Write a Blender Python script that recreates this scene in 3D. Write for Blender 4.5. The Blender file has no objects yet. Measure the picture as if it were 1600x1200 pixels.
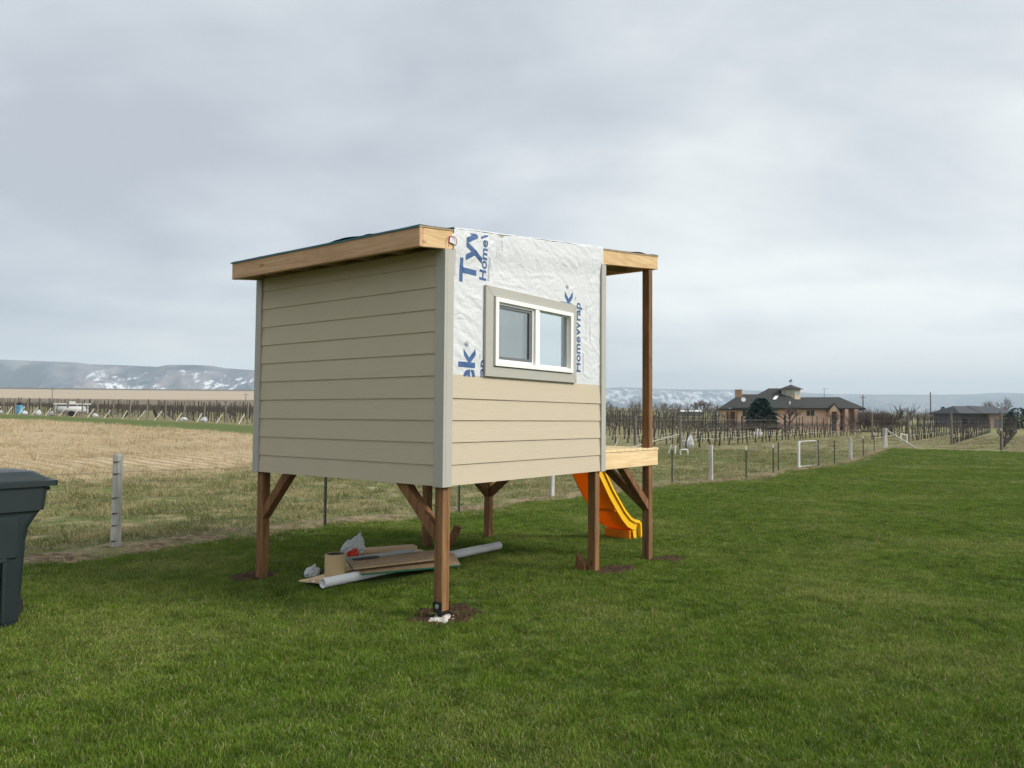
import bpy, bmesh, math, random
import numpy as np
from mathutils import Vector, Matrix

random.seed(7)
rng = np.random.default_rng(11)
sc = bpy.context.scene
col = sc.collection
R = math.radians

# ------------------------------------------------------------------ camera
cam_d = bpy.data.cameras.new('camera')
cam_d.sensor_width = 36.0
cam_d.lens = 1191.45 / 1600 * 36
cam_d.clip_start = 0.05
cam_d.clip_end = 60000
cam = bpy.data.objects.new('camera', cam_d)
col.objects.link(cam)
PITCH, ROLL, EYE = 0.0441, 0.0080, 1.5757
cp, sp = math.cos(PITCH), math.sin(PITCH)
fw = Vector((0, cp, sp)); up0 = Vector((0, -sp, cp)); rt0 = Vector((1, 0, 0))
rt = math.cos(ROLL) * rt0 + math.sin(ROLL) * up0
up = -math.sin(ROLL) * rt0 + math.cos(ROLL) * up0
cam.matrix_world = Matrix(((rt.x, up.x, -fw.x, 0), (rt.y, up.y, -fw.y, 0), (rt.z, up.z, -fw.z, EYE), (0, 0, 0, 1)))
sc.camera = cam

# ------------------------------------------------------------------ render / view
sc.render.engine = 'CYCLES'
sc.view_settings.view_transform = 'Standard'
sc.view_settings.look = 'None'
sc.view_settings.exposure = 0.57
sc.view_settings.gamma = 1.0
sc.view_settings.use_curve_mapping = False
sc.cycles.use_denoising = True
sc.cycles.max_bounces = 6
sc.cycles.diffuse_bounces = 3
sc.cycles.transparent_max_bounces = 12
sc.cycles.volume_bounces = 0
sc.cycles.sample_clamp_indirect = 6

# ------------------------------------------------------------------ sun + sky
SUN = Vector((0.80, -0.22, 0.60)).normalized()
sun_d = bpy.data.lights.new('sun', 'SUN')
sun_d.energy = 2.65
sun_d.angle = R(18)
sun_d.color = (1.0, 0.955, 0.88)
sun = bpy.data.objects.new('sun', sun_d)
sun.rotation_euler = SUN.to_track_quat('Z', 'Y').to_euler()
col.objects.link(sun)


class NT:
    """small helper to write node trees"""
    def __init__(s, tree):
        s.t = tree; s.n = tree.nodes; s.l = tree.links
    def set(s, sock, v):
        if v is None: return
        if isinstance(v, bpy.types.NodeSocket): s.l.new(v, sock)
        elif isinstance(v, (tuple, list)) and sock.type == 'RGBA' and len(v) == 3: sock.default_value = (*v, 1)
        else: sock.default_value = v
    def math(s, op, a, b=None, c=None, clamp=False):
        n = s.n.new('ShaderNodeMath'); n.operation = op; n.use_clamp = clamp
        for i, v in enumerate((a, b, c)): s.set(n.inputs[i], v)
        return n.outputs[0]
    def vmath(s, op, a, b=None, scale=None):
        n = s.n.new('ShaderNodeVectorMath'); n.operation = op
        s.set(n.inputs[0], a); s.set(n.inputs[1], b)
        if scale is not None: s.set(n.inputs['Scale'], scale)
        return n.outputs['Value'] if op in ('DOT_PRODUCT', 'LENGTH') else n.outputs[0]
    def mix(s, f, a, b, mode='MIX'):
        n = s.n.new('ShaderNodeMix'); n.data_type = 'RGBA'; n.blend_type = mode
        s.set(n.inputs[0], f); s.set(n.inputs[6], a); s.set(n.inputs[7], b)
        return n.outputs[2]
    def noise(s, vec, scale=5, detail=3, rough=0.55, dist=0.0):
        n = s.n.new('ShaderNodeTexNoise')
        s.set(n.inputs['Vector'], vec); n.inputs['Scale'].default_value = scale
        n.inputs['Detail'].default_value = detail; n.inputs['Roughness'].default_value = rough
        n.inputs['Distortion'].default_value = dist
        return n.outputs['Fac']
    def wave(s, vec, scale, dist, detail=2, dscale=1.0, axis='X'):
        n = s.n.new('ShaderNodeTexWave'); n.bands_direction = axis
        s.set(n.inputs['Vector'], vec); n.inputs['Scale'].default_value = scale
        n.inputs['Distortion'].default_value = dist; n.inputs['Detail'].default_value = detail
        n.inputs['Detail Scale'].default_value = dscale
        return n.outputs['Fac']
    def step(s, v, a, b):
        n = s.n.new('ShaderNodeMapRange'); n.interpolation_type = 'SMOOTHSTEP'
        s.set(n.inputs[0], v); n.inputs[1].default_value = a; n.inputs[2].default_value = b
        return n.outputs[0]
    def map(s, v, a, b, c, d):
        n = s.n.new('ShaderNodeMapRange')
        s.set(n.inputs[0], v)
        for i, q in enumerate((a, b, c, d)): n.inputs[i + 1].default_value = q
        return n.outputs[0]
    def ramp(s, f, stops):
        n = s.n.new('ShaderNodeValToRGB'); e = n.color_ramp.elements
        while len(e) < len(stops): e.new(0.5)
        for el, (p, c) in zip(e, stops): el.position = p; el.color = (*c, 1)
        s.set(n.inputs[0], f)
        return n.outputs[0]
    def coord(s, kind='Object'):
        return s.n.new('ShaderNodeTexCoord').outputs[kind]
    def pos(s):
        return s.n.new('ShaderNodeNewGeometry').outputs['Position']
    def sep(s, v):
        n = s.n.new('ShaderNodeSeparateXYZ'); s.set(n.inputs[0], v); return n.outputs
    def comb(s, x, y, z):
        n = s.n.new('ShaderNodeCombineXYZ')
        for i, v in enumerate((x, y, z)): s.set(n.inputs[i], v)
        return n.outputs[0]
    def rand(s):
        return s.n.new('ShaderNodeObjectInfo').outputs['Random']
    def island(s):
        return s.n.new('ShaderNodeNewGeometry').outputs['Random Per Island']
    def bump(s, h, strength=0.3, dist=0.01):
        n = s.n.new('ShaderNodeBump'); n.inputs['Strength'].default_value = strength
        n.inputs['Distance'].default_value = dist; s.set(n.inputs['Height'], h)
        return n.outputs[0]


world = bpy.data.worlds.new('World')
sc.world = world
world.use_nodes = True
w = NT(world.node_tree)
w.n.clear()
sky = w.n.new('ShaderNodeTexSky')
sky.sky_type = 'NISHITA'; sky.sun_disc = False
sky.sun_elevation = math.asin(SUN.z)
sky.sun_rotation = math.atan2(SUN.x, SUN.y)
sky.air_density = 1.0; sky.dust_density = 2.0
d = w.coord('Generated')
dx, dy, dz = w.sep(d)
zz = w.math('MAXIMUM', dz, 0.0)
den = w.math('ADD', zz, 0.34)
cu = w.math('DIVIDE', dx, den); cv = w.math('DIVIDE', dy, den)
cvec = w.comb(cu, cv, 0.0)
SKX, SKY = 0.4, 2.2
warp = w.noise(cvec, 0.9, 3, 0.5)
cvec2 = w.vmath('ADD', cvec, w.comb(w.math('MULTIPLY', warp, 0.55), w.math('MULTIPLY', warp, 0.4), 3.1))
n1 = w.noise(w.vmath('ADD', cvec2, (SKX, SKY, 0.0)), 1.0, 6, 0.50, 0.0)
n2 = w.noise(w.vmath('MULTIPLY', cvec2, (1.2, 2.6, 1)), 1.5, 7, 0.56, 0.05)
n3 = w.noise(w.comb(w.math('MULTIPLY', cu, 0.6), w.math('MULTIPLY', zz, 16.0), 1.7), 1.0, 4, 0.5, 0.4)
lit = w.vmath('DOT_PRODUCT', d, tuple(Vector((SUN.x, SUN.y, 0)).normalized()))
lowband = w.math('SUBTRACT', 1.0, w.step(zz, 0.05, 0.30))
cl = w.math('ADD', w.math('MULTIPLY', n1, 0.85), w.math('MULTIPLY', n2, 0.26))
cl = w.math('ADD', cl, w.math('MULTIPLY', w.math('SUBTRACT', n3, 0.5), w.math('MULTIPLY', lowband, 0.55)))
cl = w.math('ADD', cl, w.math('MULTIPLY', lit, 0.20))
cloud = w.ramp(w.math('ADD', cl, -0.05), [(0.30, (0.285, 0.305, 0.340)), (0.42, (0.372, 0.394, 0.420)), (0.52, (0.475, 0.495, 0.500)), (0.66, (0.62, 0.625, 0.605))])
hz = w.math('SUBTRACT', 1.0, w.step(zz, 0.0, 0.13))
cloud = w.mix(w.math('MULTIPLY', hz, 0.62), cloud, (0.80, 0.755, 0.66))
bg1 = w.n.new('ShaderNodeBackground'); bg1.inputs[1].default_value = 0.05
w.set(bg1.inputs[0], sky.outputs[0])
bg2 = w.n.new('ShaderNodeBackground'); bg2.inputs[1].default_value = 1.32
w.set(bg2.inputs[0], cloud)
mx = w.n.new('ShaderNodeMixShader'); mx.inputs[0].default_value = 0.94
w.l.new(bg1.outputs[0], mx.inputs[1]); w.l.new(bg2.outputs[0], mx.inputs[2])
wo = w.n.new('ShaderNodeOutputWorld')
w.l.new(mx.outputs[0], wo.inputs[0])

# ------------------------------------------------------------------ helpers


def tag(o, label=None, cat=None, group=None, kind=None):
    if label: o['label'] = label
    if cat: o['category'] = cat
    if group: o['group'] = group
    if kind: o['kind'] = kind
    return o


def material(name):
    m = bpy.data.materials.new(name); m.use_nodes = True
    t = NT(m.node_tree); t.n.clear()
    out = t.n.new('ShaderNodeOutputMaterial')
    return m, t, out


def pbr(t, out, color, rough=0.7, normal=None, metal=0.0, spec=0.4):
    b = t.n.new('ShaderNodeBsdfPrincipled')
    t.set(b.inputs['Base Color'], color); t.set(b.inputs['Roughness'], rough)
    t.set(b.inputs['Metallic'], metal); t.set(b.inputs['Specular IOR Level'], spec)
    if normal is not None: t.set(b.inputs['Normal'], normal)
    t.l.new(b.outputs[0], out.inputs[0])
    return b


def plain(name, c, rough=0.6, var=0.12, scale=8.0, metal=0.0, spec=0.4, bump=0.0):
    m, t, out = material(name)
    co = t.coord('Object')
    n = t.noise(co, scale, 4, 0.6)
    cc = t.mix(n, tuple(x * (1 - var) for x in c), tuple(min(1, x * (1 + var)) for x in c))
    nb = t.bump(t.noise(co, scale * 6, 3), bump, 0.004) if bump else None
    pbr(t, out, cc, rough, nb, metal, spec)
    return m


def wood(name, dark, light, axis='X', scale=1.0, rough=0.75, knots=True):
    """grain stretched along one axis of the object"""
    m, t, out = material(name)
    co = t.coord('Object')
    st = {'X': (1.6, 26, 26), 'Y': (26, 1.6, 26), 'Z': (26, 26, 1.6)}[axis]
    v = t.vmath('MULTIPLY', co, tuple(scale * s for s in st))
    off = t.vmath('ADD', v, t.comb(t.math('MULTIPLY', t.island(), 37.0), 0.0, t.math('MULTIPLY', t.rand(), 50.0)))
    g = t.noise(off, 1.0, 5, 0.62, 0.8)
    fine = t.noise(t.vmath('MULTIPLY', off, (3.0, 3.0, 3.0)), 1.2, 3, 0.6)
    big = t.noise(co, 2.3, 3, 0.5)
    f = t.math('ADD', t.math('MULTIPLY', g, 0.7), t.math('MULTIPLY', fine, 0.3))
    f = t.step(f, 0.32, 0.68)
    c = t.mix(f, dark, light)
    c = t.mix(t.math('MULTIPLY', t.step(big, 0.45, 0.75), 0.35), c, tuple(x * 0.72 for x in dark))
    if knots:
        kv = {'X': (3.0, 9, 9), 'Y': (9, 3.0, 9), 'Z': (9, 9, 3.0)}[axis]
        vo = t.n.new('ShaderNodeTexVoronoi'); vo.inputs['Scale'].default_value = 1.0
        t.set(vo.inputs['Vector'], t.vmath('ADD', t.vmath('MULTIPLY', co, kv), (0.3, 0.7, 0.2)))
        k = t.math('SUBTRACT', 1.0, t.step(vo.outputs['Distance'], 0.06, 0.17))
        c = t.mix(t.math('MULTIPLY', k, 0.6), c, tuple(x * 0.35 for x in dark))
    pbr(t, out, c, rough, t.bump(f, 0.35, 0.002), spec=0.25)
    return m


class MB:
    """collects shapes that become ONE mesh object"""
    def __init__(s):
        s.v = []; s.f = []; s.smooth = []
    def add(s, vs, fs, smooth=False):
        b = len(s.v)
        s.v += [tuple(p) for p in vs]
        s.f += [tuple(b + i for i in f) for f in fs]
        s.smooth += [smooth] * len(fs)
    def box(s, x0, x1, y0, y1, z0, z1):
        s.add([(x0, y0, z0), (x1, y0, z0), (x1, y1, z0), (x0, y1, z0), (x0, y0, z1), (x1, y0, z1), (x1, y1, z1), (x0, y1, z1)],
              [(3, 2, 1, 0), (4, 5, 6, 7), (0, 1, 5, 4), (1, 2, 6, 5), (2, 3, 7, 6), (3, 0, 4, 7)])
    def hexa(s, b, t_):
        s.add(list(b) + list(t_), [(3, 2, 1, 0), (4, 5, 6, 7), (0, 1, 5, 4), (1, 2, 6, 5), (2, 3, 7, 6), (3, 0, 4, 7)])
    def bar(s, p, q, wd, ht, upv=(0, 0, 1)):
        """square bar from p to q"""
        p, q = Vector(p), Vector(q); d_ = (q - p).normalized()
        u = Vector(upv)
        a = d_.cross(u)
        if a.length < 1e-4: a = d_.cross(Vector((1, 0, 0)))
        a.normalize(); b = a.cross(d_).normalized()
        a *= wd / 2; b *= ht / 2
        s.hexa([p - a - b, p + a - b, p + a + b, p - a + b], [q - a - b, q + a - b, q + a + b, q - a + b])
    def tube(s, pts, rad, n=6, cap=True, smooth=True):
        pts = [Vector(p) for p in pts]
        if not hasattr(rad, '__len__'): rad = [rad] * len(pts)
        ref = Vector((0, 0, 1))
        if abs((pts[-1] - pts[0]).normalized().z) > 0.9: ref = Vector((1, 0, 0))
        vs = []; fs = []
        for i, p in enumerate(pts):
            d_ = (pts[min(i + 1, len(pts) - 1)] - pts[max(i - 1, 0)]).normalized()
            a = d_.cross(ref)
            if a.length < 1e-4: a = d_.cross(Vector((0, 1, 0.1)))
            a.normalize(); b = d_.cross(a)
            for k in range(n):
                an = 2 * math.pi * k / n
                vs.append(p + (a * math.cos(an) + b * math.sin(an)) * rad[i])
        for i in range(len(pts) - 1):
            for k in range(n):
                k2 = (k + 1) % n
                fs.append((i * n + k, i * n + k2, (i + 1) * n + k2, (i + 1) * n + k))
        s.add(vs, fs, smooth)
        if cap:
            m_ = len(pts) - 1
            s.add(vs[:n], [tuple(reversed(range(n)))]); s.add(vs[m_ * n:], [tuple(range(n))])
    def mesh(s, name, mat=None):
        me = bpy.data.meshes.new(name)
        me.from_pydata(s.v, [], s.f)
        if mat: me.materials.append(mat)
        me.polygons.foreach_set('use_smooth', s.smooth)
        me.update()
        return me
    def build(s, name, mat=None, parent=None, bevel=0.0, seg=1):
        me = s.mesh(name, mat)
        if bevel:
            bm = bmesh.new(); bm.from_mesh(me)
            bmesh.ops.remove_doubles(bm, verts=bm.verts, dist=1e-5)
            es = [e for e in bm.edges if len(e.link_faces) == 2 and e.calc_face_angle(0) > 0.6]
            bmesh.ops.bevel(bm, geom=es, offset=bevel, segments=seg, affect='EDGES', clamp_overlap=True)
            bm.to_mesh(me); bm.free()
        o = bpy.data.objects.new(name, me); col.objects.link(o)
        if parent: o.parent = parent
        return o


def empty(name, loc=(0, 0, 0), rz=0.0):
    o = bpy.data.objects.new(name, None); o.empty_display_size = 0.2
    o.location = loc; o.rotation_euler = (0, 0, rz); col.objects.link(o)
    return o


def place(me, name, loc, rz=0.0, scale=1.0, parent=None):
    o = bpy.data.objects.new(name, me); col.objects.link(o)
    o.location = loc; o.rotation_euler = (0, 0, rz)
    o.scale = (scale,) * 3 if not hasattr(scale, '__len__') else scale
    if parent: o.parent = parent
    return o


def copy_tree(o, parent=None):
    c = o.copy(); col.objects.link(c); c.parent = parent
    for ch in list(o.children): copy_tree(ch, c)
    return c


# ---- terrain functions (numpy)
FX, FY = 0.5593, 0.8290           # direction of the fence and of the vine rows
P0 = (-0.5396, 6.0169); TH = 0.6465


def S(x, a, b):
    t = np.clip((x - a) / (b - a), 0, 1)
    return t * t * (3 - 2 * t)


def hash2(ix, iy, seed):
    h = np.sin(ix * 127.1 + iy * 311.7 + seed * 74.7) * 43758.5453
    return h - np.floor(h)


def vnoise(x, y, seed=0):
    ix, iy = np.floor(x), np.floor(y)
    fx, fy = x - ix, y - iy
    fx = fx * fx * fx * (fx * (fx * 6 - 15) + 10); fy = fy * fy * fy * (fy * (fy * 6 - 15) + 10)
    a = hash2(ix, iy, seed); b = hash2(ix + 1, iy, seed); c = hash2(ix, iy + 1, seed); d_ = hash2(ix + 1, iy + 1, seed)
    return (a + (b - a) * fx) * (1 - fy) + (c + (d_ - c) * fx) * fy


def fbm(x, y, o=4, seed=0, gain=0.5):
    t = 0; a = 1; s = 0
    for i in range(o):
        t = t + a * vnoise(x * 2 ** i + 17.3 * i, y * 2 ** i - 9.1 * i, seed + i); s += a; a *= gain
    return t / s


def ridged(x, y, o=4, seed=0):
    t = 0; a = 1; s = 0
    for i in range(o):
        t = t + a * (1 - np.abs(2 * vnoise(x * 2 ** i + 13.7 * i, y * 2 ** i - 7.3 * i, seed + i) - 1)); s += a; a *= .5
    return t / s


def gz(X, Y):
    X = np.asarray(X, float); Y = np.asarray(Y, float)
    n = -FY * X + FX * Y; D = np.hypot(X, Y)
    xb = (X - P0[0]) * math.sin(TH) + (Y - P0[1]) * math.cos(TH)
    z = -.1 * S(xb, 2.4, 5.2) * (1 - S(D, 25, 60))
    z = z + np.interp(n, [20, 24, 50, 58, 119, 160, 260], [0, .06, .72, .9, 1.85, 3., 5.5]) * (1 - S(D, 130, 260))
    t = X / np.maximum(Y, 1e-3)
    t = np.where(Y > 0.3 * np.abs(X), t, np.sign(X) * 3)
    k = np.interp(t, [-1.5, -.67, -.34, -.1, .15, .67, 2], [.026, .0284, .032, .026, .014, .006, .006])
    q = np.interp(D, [0, 150, 400, 700, 1100, 1500, 2000, 2700], [0, .3, .5, .64, .82, 1, .8, .5])
    return z + (1.58 * np.minimum(1, k / .02) + D * k * q) * S(D, 130, 260)


def gzf(x, y):
    return float(gz(x, y))


def fence_n(f):
    return np.interp(f, [-12, 5, 13.9, 18.9, 21.7, 25.6, 29, 34, 43, 50.3], [9.6, 8.88, 8.36, 7.7, 6.7, 6.7, 6.3, 6.1, 6.55, 7.05])


def fn2xy(f, n):
    return FX * f - FY * n, FY * f + FX * n


def grid_mesh(name, X, Y, Z, mat, smooth=True, wrap=False):
    r, c = X.shape
    v = np.stack([X, Y, Z], -1).reshape(-1, 3)
    i = np.arange(r - 1)[:, None] * c; j = np.arange(c - 1)[None, :]
    a = (i + j).ravel()
    q = np.stack([a, a + 1, a + c + 1, a + c], -1)
    me = bpy.data.meshes.new(name)
    me.vertices.add(len(v)); me.vertices.foreach_set('co', v.ravel())
    me.loops.add(q.size); me.loops.foreach_set('vertex_index', q.ravel().astype(np.int32))
    me.polygons.add(len(q)); me.polygons.foreach_set('loop_start', np.arange(0, q.size, 4, dtype=np.int32))
    me.polygons.foreach_set('use_smooth', np.full(len(q), smooth))
    me.update(calc_edges=True); me.validate()
    if mat: me.materials.append(mat)
    o = bpy.data.objects.new(name, me); col.objects.link(o)
    return o


# ------------------------------------------------------------------ ground materials
def soil_col(t, p):
    return t.mix(t.step(t.noise(p, 9, 5, 0.65), 0.35, 0.65), (0.105, 0.07, 0.042), (0.30, 0.235, 0.155))


m_ground, t, out = material('field_ground')
p = t.pos()
px, py, pz = t.sep(p)
wob = t.math('SUBTRACT', t.noise(p, 0.9, 4, 0.6), 0.5)
wob2 = t.math('SUBTRACT', t.noise(p, 0.11, 3, 0.6), 0.5)
f_ = t.math('ADD', t.math('MULTIPLY', px, FX), t.math('MULTIPLY', py, FY))
n_ = t.math('SUBTRACT', t.math('MULTIPLY', py, FX), t.math('MULTIPLY', px, FY))
D_ = t.vmath('LENGTH', t.comb(px, py, 0.0))
nw = t.math('ADD', n_, t.math('MULTIPLY', wob, 2.0))
fwb = t.math('ADD', f_, t.math('ADD', t.math('MULTIPLY', wob, 1.2), t.math('MULTIPLY', wob2, 4.0)))
hf = t.noise(p, 14, 5, 0.7)
mid = t.noise(p, 1.6, 5, 0.6)
green = t.mix(hf, (0.065, 0.095, 0.024), (0.15, 0.18, 0.06))
tan = t.mix(hf, (0.20, 0.165, 0.09), (0.40, 0.34, 0.20))
rough_c = t.mix(t.step(mid, 0.42, 0.66), green, tan)
# ploughed-in stubble, in drilled arcs
sv = t.vmath('MULTIPLY', p, (1.0, 1.0, 0.0))
arc = t.vmath('LENGTH', t.vmath('SUBTRACT', sv, (-40.0, -6.0, 0.0)))
rows = t.wave(t.comb(arc, 0.0, 0.0), 0.55, 1.5, 2, 0.6)
st_c = t.mix(t.noise(p, 6, 5, 0.7), (0.26, 0.195, 0.115), (0.66, 0.53, 0.36))
st_c = t.mix(t.math('MULTIPLY', t.step(rows, 0.5, 0.95), 0.6), st_c, (0.17, 0.15, 0.075))
st_c = t.mix(t.math('MULTIPLY', t.step(wob2, 0.06, 0.22), 0.6), st_c, (0.14, 0.15, 0.06))
c = rough_c
c = t.mix(t.step(nw, 18.6, 20.6), c, st_c)
head = t.mix(t.math('ADD', t.math('MULTIPLY', mid, .6), t.math('MULTIPLY', hf, .4)), (0.06, 0.10, 0.025), (0.15, 0.17, 0.06))
c = t.mix(t.step(fwb, 28.5, 30.5), c, head)
# vineyard floor: grass lanes with bare strips under the vines
rowpos = t.math('PINGPONG', t.math('SUBTRACT', n_, 15.48), 1.5)
floor_c = t.mix(t.step(t.math('ADD', mid, t.math('MULTIPLY', hf, .25)), 0.45, 0.75), (0.12, 0.14, 0.05), (0.25, 0.225, 0.125))
floor_c = t.mix(t.math('MULTIPLY', t.math('SUBTRACT', 1.0, t.step(t.math('ADD', rowpos, t.math('MULTIPLY', wob, .5)), 0.25, 0.6)), 0.75), floor_c, (0.17, 0.135, 0.085))
c = t.mix(t.step(fwb, 38.6, 40.4), c, floor_c)
# open field on the far side of the second vineyard block
far_g = t.mix(t.noise(p, 0.05, 4, 0.6), (0.15, 0.165, 0.07), (0.26, 0.24, 0.12))
c = t.mix(t.math('MULTIPLY', t.step(D_, 95, 120), t.step(px, -10, 30)), c, far_g)
# bare strip along the fence
fn = t.n.new('ShaderNodeFloatCurve'); cur = fn.mapping.curves[0]
knots = [(-12, 9.6), (5, 8.88), (13.9, 8.36), (18.9, 7.7), (21.7, 6.7), (25.6, 6.7), (29, 6.3), (34, 6.1), (43, 6.55), (50.3, 7.05)]
while len(cur.points) < len(knots): cur.points.new(0.5, 0.5)
for pt, (a, b) in zip(cur.points, knots): pt.location = ((a + 12) / 62.3, b / 10); pt.handle_type = 'VECTOR'
fn.mapping.update()
t.set(fn.inputs['Value'], t.map(f_, -12, 50.3, 0, 1))
fnn = t.math('MULTIPLY', fn.outputs[0], 10.0)
df = t.math('ABSOLUTE', t.math('SUBTRACT', t.math('ADD', n_, t.math('MULTIPLY', wob, 1.1)), t.math('SUBTRACT', fnn, 0.12)))
strip = t.math('SUBTRACT', 1.0, t.step(df, 0.22, 0.55))
strip = t.math('MULTIPLY', t.math('MULTIPLY', strip, t.step(t.noise(p, 1.3, 4, .65), .36, .56)), t.step(f_, 51, 49))
c = t.mix(strip, c, soil_col(t, p))
# far slopes
fieldn = t.noise(p, 0.004, 4, 0.55)
grey = t.mix(fieldn, (0.15, 0.125, 0.09), (0.22, 0.18, 0.13))
c = t.mix(t.math('MULTIPLY', t.step(D_, 170, 230), t.step(px, 40, -20)), c, grey)
Dw = t.math('ADD', D_, t.math('MULTIPLY', t.math('SUBTRACT', fieldn, 0.5), 340.0))
band = t.math('MULTIPLY', t.step(Dw, 600, 640), t.step(px, 100, -100))
wheat = t.mix(t.noise(t.vmath('MULTIPLY', p, (0.3, 1.0, 1)), 0.012, 3), (0.36, 0.29, 0.21), (0.47, 0.39, 0.29))
c = t.mix(band, c, wheat)
c = t.mix(t.step(D_, 1330, 1440), c, (0.12, 0.115, 0.09))
bp = t.bump(t.math('ADD', hf, t.math('MULTIPLY', mid, 1.5)), 0.6, 0.05)
pbr(t, out, c, 0.95, bp, spec=0.1)

m_lawn, t, out = material('lawn_soil')
p = t.pos()
c = t.mix(t.noise(p, 18, 5, 0.7), (0.038, 0.062, 0.012), (0.085, 0.12, 0.028))
c = t.mix(t.math('MULTIPLY', t.step(t.noise(p, 0.7, 4, 0.6), 0.50, 0.72), 0.35), c, (0.11, 0.11, 0.04))
pbr(t, out, c, 0.95, t.bump(t.noise(p, 40, 4, 0.7), 0.7, 0.02), spec=0.1)

# ------------------------------------------------------------------ ground sheets
ang = np.concatenate([np.linspace(-180, -46, 60)[:-1], np.linspace(-46, 46, 460), np.linspace(46, 180, 60)[1:]]) * math.pi / 180
rad = np.concatenate([[0.02, 0.6, 1.4], np.geomspace(2.2, 2750, 250)])
A, RR = np.meshgrid(ang, rad)
X = np.sin(A) * RR; Y = np.cos(A) * RR
nn = -FY * X + FX * Y; ff = FX * X + FY * Y
lawn_mask = S(fence_n(ff) - 0.1 - nn, 0.0, 0.5) * S(49.0 - ff + (nn - 6) * .12, 0, 0.6)
ridge = np.exp(-((nn - fence_n(ff) - .05) / .35) ** 2) * (ff < 49) * 0.07 * (fbm(X * 1.2, Y * 1.2, 3, 5))
Z = gz(X, Y) - 0.06 * lawn_mask + ridge + (fbm(X * .8, Y * .8, 4, 3) - .5) * .10 * S(nn, 9, 12) * (RR < 150)
ground = grid_mesh('ground', X, Y, Z, m_ground)
tag(ground, kind='structure')

fs_ = np.linspace(-14, 49.2, 150); us = np.linspace(0, 1, 150) ** 1.5
Fg, Ug = np.meshgrid(fs_, us, indexing='ij')
ntop = fence_n(Fg) - 0.32 + (fbm(Fg * .9, Fg * 0 + 3, 3, 8) - .5) * .5
Ng = ntop - Ug * 46
Ff = Fg + np.where(Fg > 49.0, (fence_n(49) - Ng) * -.10, 0)
X, Y = fn2xy(Ff, Ng)
lawn = grid_mesh('lawn', X[:, ::-1], Y[:, ::-1], (gz(X, Y) + (fbm(X * .6, Y * .6, 3, 2) - .5) * .04 - .012)[:, ::-1], m_lawn)
tag(lawn, kind='structure')

# ------------------------------------------------------------------ hills
m_hill, t, out = material('hill_slopes')
p = t.pos()
px, py, pz = t.sep(p)
at = t.n.new('ShaderNodeAttribute'); at.attribute_name = 'zone'
za, zb, zc = t.sep(at.outputs['Vector'])      # height share, snow share, gully depth
lo = t.noise(p, 0.0019, 5, 0.62)
gr = t.mix(t.step(t.noise(p, 0.0026, 5, 0.6), .35, .65), (0.085, 0.09, 0.115), (0.30, 0.255, 0.24))
wood_c = t.mix(t.noise(p, 0.009, 4, 0.6), (0.018, 0.026, 0.04), (0.05, 0.06, 0.065))
fo = t.step(t.math('ADD', t.math('ADD', t.math('MULTIPLY', t.step(za, 0.60, 1.0), 0.40), t.math('MULTIPLY', lo, 0.75)), t.math('MULTIPLY', zc, 0.42)), 0.74, 0.86)
c = t.mix(fo, gr, wood_c)
sn = t.math('ADD', zb, t.math('ADD', t.math('MULTIPLY', t.math('SUBTRACT', t.noise(t.vmath('MULTIPLY', p, (1.0, .30, 1.0)), 0.0085, 5, 0.75), 0.5), 1.7), t.math('MULTIPLY', zc, 0.30)))
c = t.mix(t.step(sn, 0.52, 0.66), c, (0.80, 0.82, 0.85))
pbr(t, out, c, 1.0, None, spec=0.0)


def hills(name, ts, crest, rp, r0, zfoot, seed, snow_fn, amp):
    """a range of hills: slope from the foot at r0 up to its crest at distance rp"""
    tt = np.linspace(ts[0], ts[1], 640)
    ss = np.concatenate([np.linspace(0, 1, 150), 1 + np.linspace(0.01, 0.14, 10)])
    T, S_ = np.meshgrid(tt, ss, indexing='ij')
    cr = np.interp(T, [c_[0] for c_ in crest], [c_[1] for c_ in crest])
    r = r0 + (rp - r0) * S_
    X = T * r; Y = r
    x = X / 900 + 1.5 * S_; y = Y / 900
    wx = x + 1.2 * (fbm(x * .5, y * .5, 3, seed) - .5); wy = y + 1.2 * (fbm(x * .5 + 7, y * .5, 3, seed + 1) - .5)
    g = ridged(wx * 2.6, wy * .45, 2, seed + 2)
    g2 = ridged(wx * 7.5, wy * 1.5, 3, seed + 3)
    sc_ = np.clip(S_, 0, 1)
    prof = 0.26 * sc_ + 0.74 * S(sc_, 0.30, 1.02)
    env = S(sc_, 0.30, 0.62) * (1 - S(sc_, 0.84, 0.99))
    h = zfoot + (cr * r - zfoot + EYE) * prof
    cut = amp * env * ((1 - g) * 1.25 + (1 - g2) * .42)
    h = h - cut
    h = np.where(S_ > 1, zfoot + (cr * rp - zfoot + EYE) * (1 - (S_ - 1) * 1.2), h)
    o = grid_mesh(name, X, Y, h, m_hill)
    zone = np.zeros((X.size, 3), np.float32)
    zone[:, 0] = sc_.ravel(); zone[:, 1] = (snow_fn(T, sc_)).ravel(); zone[:, 2] = (1 - g).ravel() * env.ravel()
    a = o.data.attributes.new('zone', 'FLOAT_VECTOR', 'POINT'); a.data.foreach_set('vector', zone.ravel())
    return tag(o, kind='structure')


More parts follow.
